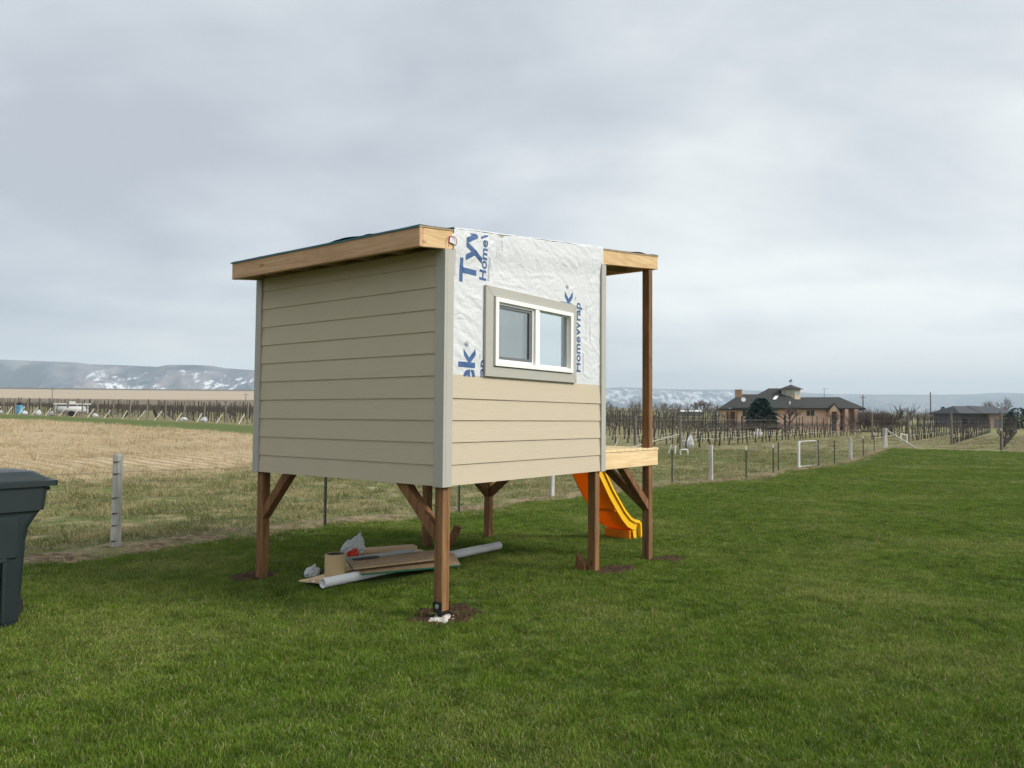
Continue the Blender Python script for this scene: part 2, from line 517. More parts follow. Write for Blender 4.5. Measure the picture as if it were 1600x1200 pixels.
# crest: (X/Y direction, rise per metre of distance)
LC = [(-1.2, .060), (-.80, .066), (-.672, .0710), (-.630, .0698), (-.573, .0682), (-.554, .0658), (-.504, .0645), (-.466, .0630), (-.452, .0658), (-.42, .0660),
      (-.393, .0650), (-.378, .0620), (-.338, .0596), (-.25, .054), (-.15, .045), (-.06, .036), (.02, .022), (.08, .006), (.13, .001)]
hills('hills', (-1.15, 0.13), LC, 7200, 2550, 25, 3,
      lambda T, s: (S(s, .70, .82) * .44) * S(T, -.60, -.55) * (1 - S(T, -.33, -.25)) - .40 * S(s, .93, .97), 310)
RC = [(-.2, .043), (.0, .0415), (.122, .0395), (.142, .0410), (.172, .0405), (.194, .0393), (.23, .0388), (.291, .0390), (.35, .0372), (.423, .0342), (.549, .0346),
      (.602, .0357), (.64, .0381), (.672, .0373), (.85, .036), (1.2, .034)]
hills('hills', (0.06, 1.15), RC, 12500, 3200, 10, 9,
      lambda T, s: (S(s, .78, .90) * .50) * (1 - S(T, .28, .36)) - .35 * S(T, .30, .40) - .3 * S(s, .96, .99), 260)

# ------------------------------------------------------------------ air
hz_m = bpy.data.materials.new('haze_air'); hz_m.use_nodes = True
t = NT(hz_m.node_tree); t.n.clear()
out = t.n.new('ShaderNodeOutputMaterial')
pv = t.n.new('ShaderNodeVolumePrincipled')
pv.inputs['Color'].default_value = (0.70, 0.86, 1.0, 1)
pv.inputs['Density'].default_value = 0.000118
pv.inputs['Anisotropy'].default_value = 0.0
t.l.new(pv.outputs[0], out.inputs['Volume'])
b = MB(); b.box(-17000, 17000, -3000, 14800, -8, 760)
tag(b.build('haze', hz_m), kind='stuff')

# ------------------------------------------------------------------ playhouse materials
m_post = wood('stained_post_wood', (0.115, 0.058, 0.025), (0.285, 0.150, 0.066), 'Z')
m_brace = wood('stained_brace_wood', (0.120, 0.056, 0.024), (0.270, 0.132, 0.060), 'Z', 0.7)
m_fascia_x = wood('pale_beam_wood', (0.50, 0.325, 0.16), (0.70, 0.50, 0.285), 'X')
m_fascia_y = wood('shaded_fascia_wood', (0.43, 0.255, 0.14), (0.62, 0.40, 0.24), 'Y')  # fresh fascia wood, with the end wall's shade browned into its colour
m_pine_x = wood('fresh_pine', (0.62, 0.43, 0.215), (0.80, 0.62, 0.375), 'X')
m_pine_y = wood('fresh_pine_deck', (0.66, 0.48, 0.26), (0.82, 0.66, 0.41), 'Y')
m_raft = wood('rafter_wood', (0.30, 0.19, 0.10), (0.45, 0.30, 0.17), 'X')
m_ply = plain('sheathing', (0.36, 0.27, 0.17), 0.85, 0.35, 22)


def siding_mat(name, axis, c):
    m, t, out = material(name)
    co = t.coord('Object')
    st = {'X': (2.0, 1, 34), 'Y': (1, 2.0, 34)}[axis]
    v = t.vmath('ADD', t.vmath('MULTIPLY', co, st), t.comb(t.math('MULTIPLY', t.rand(), 40.0), t.math('MULTIPLY', t.rand(), 23.0), 0.0))
    g = t.noise(v, 1.4, 4, 0.6, 1.6)
    g = t.step(t.wave(v, 1.1, 9.0, 3, 0.6, 'Z'), 0.2, 0.9)
    big = t.noise(co, 1.3, 3)
    cc = t.mix(big, tuple(x * 0.95 for x in c), tuple(x * 1.04 for x in c))
    cc = t.mix(t.math('MULTIPLY', t.math('SUBTRACT', 1.0, g), 0.13), cc, tuple(x * 0.7 for x in c))
    cc = t.mix(t.math('MULTIPLY', t.step(t.noise(co, 26, 3), 0.70, 0.76), 0.15), cc, (0.30, 0.25, 0.18))
    pbr(t, out, cc, 0.62, t.bump(g, 0.5, 0.0022), spec=0.3)
    return m


SID = (0.535, 0.458, 0.345)
m_sid_x = siding_mat('beige_siding', 'X', SID)
m_sid_y = siding_mat('beige_siding_end', 'Y', SID)
m_trim = plain('greige_trim', (0.395, 0.385, 0.345), 0.6, 0.06, 6, bump=0.15)
m_vinyl = plain('white_vinyl', (0.80, 0.80, 0.79), 0.35, 0.02, 3)
m_screenf = plain('grey_screen_frame', (0.13, 0.14, 0.145), 0.45, 0.1, 4)
m_rubber = plain('dark_gasket', (0.03, 0.032, 0.034), 0.6)
m_metal = plain('dark_steel', (0.045, 0.05, 0.055), 0.45, 0.3, 30, 0.7)
m_galv = plain('galvanised_steel', (0.55, 0.57, 0.58), 0.35, 0.2, 20, 0.85)
m_under = plain('grey_underlay', (0.16, 0.17, 0.18), 0.7, 0.3, 9)
m_teal = plain('teal_underlay', (0.03, 0.20, 0.29), 0.55, 0.3, 7)
m_ink = plain('blue_print', (0.045, 0.105, 0.255), 0.55, 0.12, 18)
m_inkg = plain('grey_print', (0.30, 0.33, 0.38), 0.6, 0.1, 18)
m_red = plain('red_tape', (0.50, 0.05, 0.07), 0.5)

m_wrap, t, out = material('house_wrap_film')
co = t.coord('Object')
c = t.mix(t.noise(co, 5, 3), (0.56, 0.58, 0.60), (0.64, 0.655, 0.67))
sp = t.step(t.noise(co, 38, 2), 0.80, 0.83)
c = t.mix(t.math('MULTIPLY', sp, 0.5), c, (0.35, 0.34, 0.32))
def facets(sc_, seed):
    v_ = t.n.new('ShaderNodeTexVoronoi'); v_.feature = 'DISTANCE_TO_EDGE'; v_.inputs['Scale'].default_value = sc_
    t.set(v_.inputs['Vector'], t.vmath('ADD', t.vmath('MULTIPLY', co, (1.0, 0.3, 1.35)), t.comb(t.math('MULTIPLY', t.noise(co, 4, 2), 0.16), seed, t.math('MULTIPLY', t.noise(co, 3.1, 2), 0.16))))
    return t.math('MINIMUM', v_.outputs['Distance'], 0.22)
crh = t.math('ADD', t.math('MULTIPLY', facets(7.0, 0.0), 1.0), t.math('MULTIPLY', facets(15.0, 3.0), 0.45))
pbr(t, out, c, 0.42, t.bump(crh, 0.40, 0.022), spec=0.45)

m_glass, t, out = material('window_glass')
tr = t.n.new('ShaderNodeBsdfTransparent'); tr.inputs[0].default_value = (0.94, 0.97, 0.96, 1)
gl = t.n.new('ShaderNodeBsdfGlossy'); gl.inputs['Roughness'].default_value = 0.02; gl.inputs[0].default_value = (0.95, 0.97, 0.97, 1)
lw = t.n.new('ShaderNodeLayerWeight'); lw.inputs[0].default_value = 0.5
ms = t.n.new('ShaderNodeMixShader')
t.set(ms.inputs[0], t.math('ADD', t.math('MULTIPLY', t.math('POWER', lw.outputs['Facing'], 4.0), 0.9), 0.15, clamp=True)); t.l.new(tr.outputs[0], ms.inputs[1]); t.l.new(gl.outputs[0], ms.inputs[2]); t.l.new(ms.outputs[0], out.inputs[0])
m_mesh, t, out = material('insect_screen')
tr = t.n.new('ShaderNodeBsdfTransparent')
df = t.n.new('ShaderNodeBsdfDiffuse'); df.inputs[0].default_value = (0.10, 0.105, 0.11, 1)
ms = t.n.new('ShaderNodeMixShader'); ms.inputs[0].default_value = 0.24
t.l.new(tr.outputs[0], ms.inputs[1]); t.l.new(df.outputs[0], ms.inputs[2]); t.l.new(ms.outputs[0], out.inputs[0])

# ------------------------------------------------------------------ playhouse (its own axes: x along the window wall, y along the end wall)
HX, HY, HRZ = P0[0], P0[1], math.pi / 2 - TH
hsin, hcos = math.sin(TH), math.cos(TH)


def h2w(x, y, z=None):
    """playhouse axes to the world"""
    wx, wy = HX + x * hsin - y * hcos, HY + x * hcos + y * hsin
    return (wx, wy, gzf(wx, wy) if z is None else z)


def gl_(x, y):
    return h2w(x, y)[2]


house = tag(empty('playhouse', (HX, HY, 0), HRZ),
            'unfinished raised playhouse on stained timber posts with beige lap siding and bare white house wrap', 'playhouse')
FL0, FL1 = 1.03, 1.21


def roof_b(x):            # underside of the roof edge boards
    return 2.881 + 0.1168 * (x + 0.29)


RT = 0.150

# posts with steel feet
POSTS = [(.030, .020, 1.03), (.030, 2.385, 1.03), (2.365, .020, 1.03), (2.365, 2.385, 1.03), (3.566, .015, 0), (3.566, 2.385, 0)]
PW = .090
for i, (x, y, zt) in enumerate(POSTS):
    zb = gl_(x, y) + (.045 if i == 0 else -.03)
    z1 = zt if zt else roof_b(x) - .002
    b = MB(); b.box(x, x + PW, y, y + PW, zb, z1)
    po = b.build('post', m_post, house, .006)
    if i == 0:
        b = MB()
        b.box(x - .005, x, y - .001, y + PW + .001, zb - .004, zb + .075)
        b.box(x + PW, x + PW + .005, y - .001, y + PW + .001, zb - .004, zb + .075)
        b.box(x - .005, x + PW + .005, y - .002, y + PW + .001, zb - .010, zb - .004)
        b.box(x + .025, x + .065, y + .025, y + .065, zb - .075, zb - .010)
        fo = b.build('post_foot', m_metal, po)
        b = MB(); b.tube([(x - .016, y + .045, zb + .040), (x - .005, y + .045, zb + .040)], .013, 6, smooth=False)
        b.tube([(x - .009, y + .045, zb + .040), (x - .005, y + .045, zb + .040)], .019, 12)
        b.build('bolt', m_galv, po)
        b = MB(); b.tube([(x + PW + .005, y + .03, zb + .045), (x + PW + .016, y + .03, zb + .045)], .012, 6, smooth=False)
        b.build('bolt', m_galv, po)


def brace(x0, y0, z0, x1, y1, z1, wd=.086):
    b = MB()
    p, q = Vector((x0, y0, z0)), Vector((x1, y1, z1))
    dv = (q - p).normalized()
    # plumb cut at the post, level cut at the beam
    side = Vector((dv.y, -dv.x, 0)).normalized() * (wd / 2)
    h = Vector((dv.x, dv.y, 0)).normalized()
    L = wd * 1.414
    lo = p; hi = p + Vector((0, 0, L))
    lo2 = q + h * L; hi2 = q
    b.hexa([lo - side, lo + side, lo2 + side, lo2 - side], [hi - side, hi + side, hi2 + side, hi2 - side])
    return b.build('brace', m_brace, house, .004)


cy = .020 + PW / 2
brace(.075, .112, .585, .075, .435, 1.028 - .002)
brace(.075, 2.383, .565, .075, 1.960 + .12, 1.028)
brace(3.562, .060, .515, 3.070, .060, 1.028)
brace(3.611, .107, .515, 3.611, .610, 1.028)
brace(3.562, 2.43, .515, 3.070, 2.43, 1.028)
brace(3.611, 2.383, .515, 3.611, 1.880, 1.028)

# floor frame, floor and deck
b = MB(); b.box(.03, .07, .03, 2.47, FL0 + .002, FL1); b.build('floor_joist', m_raft, house)
for k in range(5):
    b = MB(); x = .42 + k * .41; b.box(x, x + .04, .072, 2.43, FL0 + .004, FL1); b.build('floor_joist', m_raft, house)
for y in (.03, 2.432):
    b = MB(); b.box(.072, 2.47, y, y + .038, FL0 + .003, FL1); b.build('floor_joist', m_raft, house)
b = MB(); b.box(.03, 2.50, .03, 2.47, FL1 + .001, FL1 + .018); b.build('floor_sheet', m_ply, house)
b = MB(); b.box(2.522, 3.764, .0, .038, FL0 + .004, FL1); b.build('deck_beam', m_pine_x, house, .004)
b = MB(); b.box(2.522, 3.764, 2.45, 2.488, FL0 + .004, FL1); b.build('deck_beam', m_pine_x, house, .004)
b = MB(); b.box(3.726, 3.764, .040, 2.448, FL0 + .004, FL1); b.build('deck_beam', m_pine_y, house, .004)
b = MB(); b.box(3.10, 3.138, .040, 2.448, FL0 + .006, FL1); b.build('deck_joist', m_pine_y, house)
xs = np.linspace(2.524, 3.772, 10)
for k in range(9):
    b = MB(); b.box(xs[k], xs[k + 1] - .005, -.006, 2.494, FL1 + .002, FL1 + .026 + .001 * (k % 3)); b.build('deck_board', m_pine_y, house, .003)

# walls ---------------------------------------------------------------------------------
EXP = .1778


def lap_board(parent, axis, a0, a1, z0, z1, mat, zcap=None):
    """a lap board: thin tapered plank, its butt edge standing proud; axis says which way it runs"""
    b = MB()
    o0, o1, back = -.002, .0095, .0145     # outer face at butt and top, rear face
    def P(a, o, z): return (a, o, z) if axis == 'X' else (o, a, z)
    zt = z1 + .004
    vs = [P(a0, o0, z0), P(a1, o0, z0), P(a1, back, z0), P(a0, back, z0), P(a0, o1, zt), P(a1, o1, zt), P(a1, back, zt), P(a0, back, zt)]
    b.add(vs, [(3, 2, 1, 0), (4, 5, 6, 7), (0, 1, 5, 4), (1, 2, 6, 5), (2, 3, 7, 6), (3, 0, 4, 7)])
    return b.build('siding_board', mat, parent)


# end wall (faces -x)
b = MB(); b.box(.0155, .0295, .03, 2.47, FL0, roof_b(0) + .02)
wall_a = b.build('end_wall', m_ply, house)
for i in range(11):
    z0 = FL0 + i * EXP
    z1 = min(z0 + EXP, roof_b(0) + .005)
    lap_board(wall_a, 'Y', .0885, 2.411, z0 + (.0 if i == 0 else -.012), z1, m_sid_y)
# window wall (faces -y), sheathing round the window opening
WX0, WX1, WZ0, WZ1 = .640, 1.826, 2.036, 2.590


def roof_t(x): return roof_b(x) + RT


b = MB()
def panel(x0, x1, z0, zt=None):
    ya, yb = .0155, .0290
    za, zb_ = (zt, zt) if zt else (roof_b(x0) + .0, roof_b(x1) + .0)
    b.hexa([(x0, ya, z0), (x1, ya, z0), (x1, yb, z0), (x0, yb, z0)], [(x0, ya, za), (x1, ya, zb_), (x1, yb, zb_), (x0, yb, za)])
panel(.032, WX0, FL0); panel(WX1, 2.49, FL0); panel(WX0, WX1, FL0, WZ0); panel(WX0, WX1, WZ1)
wall_b = b.build('window_wall', m_ply, house)
for i in range(5):
    z0 = FL0 + i * EXP
    lap_board(wall_b, 'X', .0955, 2.431, z0 - (0 if i == 0 else .012), z0 + EXP + (.013 if i == 4 else 0), m_sid_x)
# far side wall and the porch wall with its doorway
b = MB(); b.hexa([(.03, 2.471, FL0), (2.49, 2.471, FL0), (2.49, 2.486, FL0), (.03, 2.486, FL0)],
                 [(.03, 2.471, roof_b(.03)), (2.49, 2.471, roof_b(2.49)), (2.49, 2.486, roof_b(2.49)), (.03, 2.486, roof_b(.03))])
b.build('far_wall', m_ply, house)
DY0, DY1, DZ1 = .47, 2.02, 3.10
b = MB()
for (y0, y1, z0, z1) in ((.0295, DY0, FL1 + .02, roof_b(2.48)), (DY1, 2.470, FL1 + .02, roof_b(2.48)), (DY0, DY1, DZ1, roof_b(2.48))):
    b.box(2.478, 2.490, y0, y1, z0, z1)
b.build('porch_wall', m_ply, house)
for y in (DY0 - .042, DY0 - .24, DY1 + .004, DY1 + .24, .045):
    b = MB(); b.box(2.388, 2.476, y, y + .038, FL1 + .02, roof_b(2.4)); b.build('stud', m_raft, house)
for x in (.25, .55, 1.90, 2.2):
    b = MB(); b.box(x, x + .038, .030, .118, FL1 + .02, roof_b(x)); b.build('stud', m_raft, house)
for x in (.10, .6, 1.1, 1.6, 2.1):
    b = MB(); b.box(x, x + .038, 2.382, 2.470, FL1 + .02, roof_b(x)); b.build('stud', m_raft, house)

# corner boards
b = MB()
b.box(-.014, .0150, -.014, .0880, FL0 - .008, roof_b(0) + .002)
b.box(.0151, .0950, -.0139, .0150, FL0 - .008, roof_b(.05) - .002)
b.build('corner_trim', m_trim, house, .002)
b = MB(); b.box(-.014, .0150, 2.4115, 2.500, FL0 - .008, roof_b(0) + .002); b.build('corner_trim', m_trim, house, .002)
b = MB(); b.box(2.4315, 2.520, -.014, .0150, FL0 - .008, roof_b(2.47) - .002)
b.box(2.4905, 2.5195, .0152, .105, FL1 + .03, roof_b(2.5) - .004)
b.build('corner_trim', m_trim, house, .002)

# house wrap: creased film, turned up over the beam at its top
WRX0, WRX1, WRZ0 = .093, 2.470, 1.90


_rc = random.Random(41)
CREASES = []
for _k in range(95):
    cx_, cz_ = _rc.uniform(.1, 2.45), _rc.uniform(1.95, 3.3)
    if .5 < cx_ < 1.93 and cz_ < 2.68: cz_ = _rc.uniform(2.72, 3.3)
    an_ = _rc.choice((.5, 1.1, 2.2, 2.7, -.3)) + _rc.uniform(-.5, .5)
    if cx_ < .5: an_ = _rc.uniform(-.9, .1)
    CREASES.append((cx_, cz_, math.cos(an_), math.sin(an_), _rc.uniform(.05, .24), _rc.uniform(.006, .016), _rc.uniform(.0022, .0068) * _rc.choice((1, 1, -.7))))


def wrap_y(x, z):
    x = np.asarray(x, float); z = np.asarray(z, float)
    a = fbm(x * 3.1 + .6 * z, z * 2.6 - 1.1 * x, 3, 21) - .5
    wx = x * 7 + 2.2 * fbm(x * 2.2, z * 2.2, 2, 5); wz = z * 7 + 2.2 * fbm(x * 2.2 + 9, z * 2.2, 2, 6)
    r1 = 1 - np.abs(2 * vnoise(wx * .75 + wz * .55, wz * .65 - wx * .28, 31) - 1)
    r2 = 1 - np.abs(2 * vnoise(wx * 1.3 - wz * 1.1, wz * 1.0 + wx * .9, 32) - 1)
    left = S(-x, -.75, -.2) * S(-z, -2.75, -2.3)
    drag = left * (.5 + .5 * np.sin((z * 42 + x * 30 + 3 * fbm(x * 4, z * 4, 2, 7)))) * .006
    r3 = 1 - np.abs(2 * vnoise(wx * 2.6 + wz * 1.9, wz * 2.2 - wx * 1.3, 33) - 1)
    cre = 0
    for (cx_, cz_, ca_, sa_, ln_c, wd_c, am_c) in CREASES:
        al = (x - cx_) * ca_ + (z - cz_) * sa_; ac = -(x - cx_) * sa_ + (z - cz_) * ca_ + .25 * al * al
        cre = cre + am_c * np.exp(-np.abs(ac) / wd_c) * np.clip(1 - (al / ln_c) ** 2, 0, 1)
    y = .0085 - a * .011 - (r1 ** 9) * .0018 - cre - drag * .7
    edge = np.minimum(S(x, WRX0, WRX0 + .10), S(-x, -WRX1, -WRX1 + .06))
    wmask = 1 - (S(x, .44, .52) * S(-x, -1.99, -1.90) * S(z, 1.86, 1.93) * S(-z, -2.78, -2.70))
    edge = edge * S(z, 1.935, 2.03)
    y = .0090 + (y - .0090) * edge * (.25 + .75 * wmask)
    top = S(z - (roof_b(x) + .0), -.16, .05)          # over the beam it stands further out
    return np.minimum(y, .0125) - top * .016


nx, nz = 210, 140
gx = np.linspace(WRX0, WRX1, nx)
tz = np.linspace(0, 1, nz)
Xg, Tg = np.meshgrid(gx, tz, indexing='ij')
ztop = roof_t(Xg) + .019 + .012 * (fbm(Xg * 6, Xg * 0, 3, 77) - .5)
zbot = np.where((Xg > .47) & (Xg < 1.96), 2.0, 1.93) * 0 + WRZ0
Zg = zbot + (ztop - zbot) * Tg
Yg = wrap_y(Xg, Zg)
# cut away the part behind the window (kept behind the trim)
v = np.stack([Xg, Yg, Zg], -1).reshape(-1, 3)
faces = []
inside = (Xg > .585) & (Xg < 1.875) & (Zg > 1.995) & (Zg < 2.63)
for i in range(nx - 1):
    for j in range(nz - 1):
        if inside[i, j] and inside[i + 1, j] and inside[i, j + 1] and inside[i + 1, j + 1]: continue
        faces.append((i * nz + j, (i + 1) * nz + j, (i + 1) * nz + j + 1, i * nz + j + 1))
me = bpy.data.meshes.new('house_wrap'); me.from_pydata(v.tolist(), [], faces); me.materials.append(m_wrap)
me.polygons.foreach_set('use_smooth', [True] * len(faces)); me.update()
wrap = bpy.data.objects.new('house_wrap', me); col.objects.link(wrap); wrap.parent = house
sol = wrap.modifiers.new('thick', 'SOLIDIFY'); sol.thickness = .0006; sol.offset = 0
# the flap folded over the roof edge
nf = 120
fx_ = np.linspace(WRX0 + .01, WRX1 - .01, nf)
rows_ = []
for k, (dy, dz) in enumerate(((-.0085, .004), (-.004, .014), (.03, .017), (.11, .0165))):
    wob_ = (fbm(fx_ * 9 + k, fx_ * 0 + k * 3, 3, 55) - .5)
    rows_.append(np.stack([fx_, dy + wob_ * .012 * (k < 2), roof_t(fx_) + .018 + dz + wob_ * .010 + (k == 3) * wob_ * .01], -1))
rows_ = np.array(rows_)
b = MB(); vs = rows_.reshape(-1, 3).tolist()
b.add(vs, [(r_ * nf + i, r_ * nf + i + 1, (r_ + 1) * nf + i + 1, (r_ + 1) * nf + i) for r_ in range(3) for i in range(nf - 1)], True)
b.build('wrap_flap', m_wrap, house)

# printing on the film ------------------------------------------------------------------


def print_text(txt, xbase, z0, cap, length, mat, bold=.02, squash=None, name='lettering', first_cap='T'):
    """lettering that reads upward: its base line is at x = xbase, it starts at height z0"""
    cu = bpy.data.curves.new('t', 'FONT'); cu.body = txt; cu.size = 1.0; cu.offset = bold; cu.resolution_u = 3
    ob = bpy.data.objects.new('t', cu); col.objects.link(ob)
    dg = bpy.context.evaluated_depsgraph_get()
    me = bpy.data.meshes.new_from_object(ob.evaluated_get(dg))
    bpy.data.objects.remove(ob); bpy.data.curves.remove(cu)
    bm = bmesh.new(); bm.from_mesh(me)
    xs_ = [v.co.x for v in bm.verts]; x0, x1 = min(xs_), max(xs_)
    capu = .70
    kx = length / (x1 - x0); ky = cap / capu
    for v_ in bm.verts:
        lx, ly = (v_.co.x - x0) * kx, v_.co.y * ky
        v_.co = Vector((xbase - ly, 0, z0 + lx))
    bmesh.ops.triangulate(bm, faces=bm.faces)
    for _ in range(4):
        es = [e for e in bm.edges if e.calc_length() > .016]
        if not es: break
        bmesh.ops.subdivide_edges(bm, edges=es, cuts=1)
        bmesh.ops.triangulate(bm, faces=[f for f in bm.faces if len(f.verts) > 3])
    # cut at the roof edge and at the lower edge of the film
    n_ = Vector((-.1168, 0, 1)).normalized()
    bmesh.ops.bisect_plane(bm, geom=bm.verts[:] + bm.edges[:] + bm.faces[:], plane_co=(0, 0, roof_t(0) - .002), plane_no=n_, clear_outer=True)
    bmesh.ops.bisect_plane(bm, geom=bm.verts[:] + bm.edges[:] + bm.faces[:], plane_co=(0, 0, WRZ0 + .01), plane_no=(0, 0, -1), clear_outer=True)
    bmesh.ops.delete(bm, geom=[f for f in bm.faces if .56 < f.calc_center_median().x < 1.895 and 1.96 < f.calc_center_median().z < 2.66], context='FACES')
    bm.normal_update()
    co_ = np.array([v_.co[:] for v_ in bm.verts])
    if len(co_):
        yy = wrap_y(co_[:, 0], co_[:, 2]) - .0016
        for v_, y_ in zip(bm.verts, yy): v_.co.y = y_
    me2 = bpy.data.meshes.new(name); bm.to_mesh(me2); bm.free(); me2.materials.append(mat)
    bpy.data.meshes.remove(me)
    o = bpy.data.objects.new(name, me2); col.objects.link(o); o.parent = wrap
    return o


print_text('Tyvek', .385, 2.682, .205, .80, m_ink, .026)
print_text('HomeWrap', .525, 2.735, .090, .67, m_ink, .026)
print_text('Residential', .572, 2.742, .028, .20, m_inkg, .01)
print_text('Cut 1', .738, 3.030, .026, .12, m_inkg, .01)
print_text('Tyvek', .385, 1.351, .205, .80, m_ink, .026)
print_text('\u00ae', .300, 2.155, .045, .045, m_ink, .004)
print_text('HomeWrap', .525, 1.390, .090, .67, m_ink, .026)
print_text('\u2122', .470, 2.068, .022, .034, m_ink, .004)
print_text('Tyvek', 1.885, 2.032, .205, .80, m_ink, .026)
print_text('\u00ae', 1.815, 2.842, .045, .045, m_ink, .004)
print_text('HomeWrap', 2.040, 2.037, .100, .70, m_ink, .026)
print_text('\u2122', 1.965, 2.748, .022, .034, m_ink, .004)
print_text('Residential', 2.105, 2.040, .026, .19, m_inkg, .01)
# lines of print too small to read: rows of short ticks
b = MB()
for (xa, za, zb_, step_) in ((2.235, 2.335, 2.628, .011), (.66, 2.945, 3.11, .006), (.69, 2.945, 3.11, .006), (2.145, 2.36, 2.72, .007), (2.170, 2.36, 2.72, .007)):
    z = za
    while z < zb_:
        if random.random() < .72:
            hgt = .012 if xa > 2.2 else .006
            y = float(wrap_y(xa, z)) - .0016
            b.add([(xa - hgt, y, z), (xa, y, z), (xa, y, z + step_ * .55), (xa - hgt, y, z + step_ * .55)], [(0, 1, 2, 3)])
        z += step_
tag(b.build('fine_print', m_inkg, wrap), kind='stuff')
# the loop of red tape at the corner
b = MB()
pts = [(.062 + .05 * math.cos(a_), -.020 - .006 * math.sin(a_ * 2), 2.982 + .045 * math.sin(a_)) for a_ in np.linspace(-.6, 3.6, 14)]
pts += [(.020, -.018, 2.93)]
b.tube(pts, .0030, 5); b.build('tape_loop', m_red, house)
b = MB()
b.tube([(.1, -.0162, 2.93 - .02 * k) for k in range(12)], .0022, 4); b.build('tape_strip', m_red, house)
b = MB()   # torn corner of film beside the beam end
b.add([(.035, -.012, 2.975), (.10, -.014, 2.965), (.105, -.016, roof_t(.1) - .004), (.05, -.010, roof_t(.05) - .045)], [(0, 1, 2, 3)])
b.build('wrap_corner', m_wrap, house)

# window --------------------------------------------------------------------------------
win = empty('window', (0, 0, 0)); win.parent = house
ox0, ox1, oz0, oz1 = .500, 1.932, 1.924, 2.697
ix0, ix1, iz0, iz1 = .604, 1.856, 2.012, 2.616
ya, yb = -.0185, .0065
for q in ([(ox0, oz0), (ix0, iz0), (ix0, iz1), (ox0, oz1)], [(ix1, iz0), (ox1, oz0), (ox1, oz1), (ix1, iz1)],
          [(ox0 + .0015, oz0), (ox1 - .0015, oz0), (ix1 - .0015, iz0), (ix0 + .0015, iz0)], [(ix0 + .0015, iz1), (ix1 - .0015, iz1), (ox1 - .0015, oz1), (ox0 + .0015, oz1)]):
    b = MB(); b.hexa([(x, ya, z) for x, z in q], [(x, yb, z) for x, z in q]); b.build('trim_board', m_trim, win, .0015)
b = MB()
fw_ = .042
fx0, fx1, fz0, fz1 = .616, 1.846, 2.018, 2.610
y0, y1 = -.036, .055
b.box(fx0, fx0 + fw_, y0, y1, fz0, fz1); b.box(fx1 - fw_, fx1, y0, y1, fz0, fz1)
b.box(fx0 + fw_, fx1 - fw_, y0, y1, fz0, fz0 + fw_ * .95); b.box(fx0 + fw_, fx1 - fw_, y0, y1, fz1 - fw_ * .9, fz1)
b.build('frame', m_vinyl, win)
b = MB(); b.box(1.208, 1.264, y0 + .004, y1, fz0 + fw_ * .95, fz1 - fw_ * .9); b.box(1.264, 1.290, y0 + .014, y1, fz0 + fw_ * .95, fz1 - fw_ * .9)
b.build('mullion', m_vinyl, win)
b = MB()    # sliding sash with the dark screen in front
zl, zh = fz0 + fw_ * .95, fz1 - fw_ * .9
b.box(.658, .676, -.012, .03, zl, zh); b.box(1.184, 1.207, -.012, .03, zl, zh); b.box(.676, 1.184, -.012, .03, zl, zl + .020); b.box(.676, 1.184, -.012, .03, zh - .020, zh)
b.build('sash', m_vinyl, win)
b = MB()
b.box(.676, .702, -.004, .022, zl + .02, zh - .02); b.box(1.146, 1.184, -.004, .022, zl + .02, zh - .02)
b.box(.702, 1.146, -.004, .022, zl + .02, zl + .046); b.box(.702, 1.146, -.004, .022, zh - .046, zh - .02)
b.build('screen_frame', m_screenf, win)
b = MB(); b.box(.702, 1.146, .004, .0046, zl + .046, zh - .046); b.build('screen_mesh', m_mesh, win)
b = MB(); b.box(.690, 1.180, .030, .034, zl + .01, zh - .01); b.build('pane', m_glass, win)
b = MB()
b.box(1.290, 1.304, .0, .02, zl, zh); b.box(1.790, 1.804, .0, .02, zl, zh); b.box(1.304, 1.790, .0, .02, zl, zl + .012); b.box(1.304, 1.790, .0, .02, zh - .012, zh)
b.build('glazing_bead', m_vinyl, win)
b = MB(); b.box(1.304, 1.790, .008, .012, zl + .012, zh - .012); b.build('pane', m_glass, win)
for x in (.668, 1.77):
    b = MB(); b.box(x, x + .032, -.0385, -.036, fz0 + .012, fz0 + .022); b.build('weep_cover', m_vinyl, win)

# roof ----------------------------------------------------------------------------------


def slope_bar(name, x0, x1, y0, y1, zo0, zo1, mat, bev=.004):
    b = MB()
    b.hexa([(x0, y0, roof_b(x0) + zo0), (x1, y0, roof_b(x1) + zo0), (x1, y1, roof_b(x1) + zo0), (x0, y1, roof_b(x0) + zo0)],
           [(x0, y0, roof_b(x0) + zo1), (x1, y0, roof_b(x1) + zo1), (x1, y1, roof_b(x1) + zo1), (x0, y1, roof_b(x0) + zo1)])
    return b.build(name, mat, house, bev)


b = MB(); b.box(-.293, -.255, .0, 2.488, 2.8815, 3.034); b.build('fascia', m_fascia_y, house, .004)
b = MB(); b.box(3.728, 3.766, .040, 2.448, roof_b(3.74) + .0, roof_b(3.74) + RT); b.build('fascia', m_fascia_y, house, .004)
slope_bar('roof_beam', -.2545, 3.766, .0015, .0385, 0.0, RT, m_fascia_x)
slope_bar('roof_beam', -.2545, 3.766, 2.450, 2.488, 0.0, RT, m_fascia_x)
for k in range(5):
    y = .41 + k * .41
    slope_bar('rafter', -.2545, 3.727, y, y + .038, .006, RT - .002, m_raft, 0)
slope_bar('roof_sheet', -.30, 3.772, -.004, 2.494, RT + .001, RT + .013, m_ply, 0)
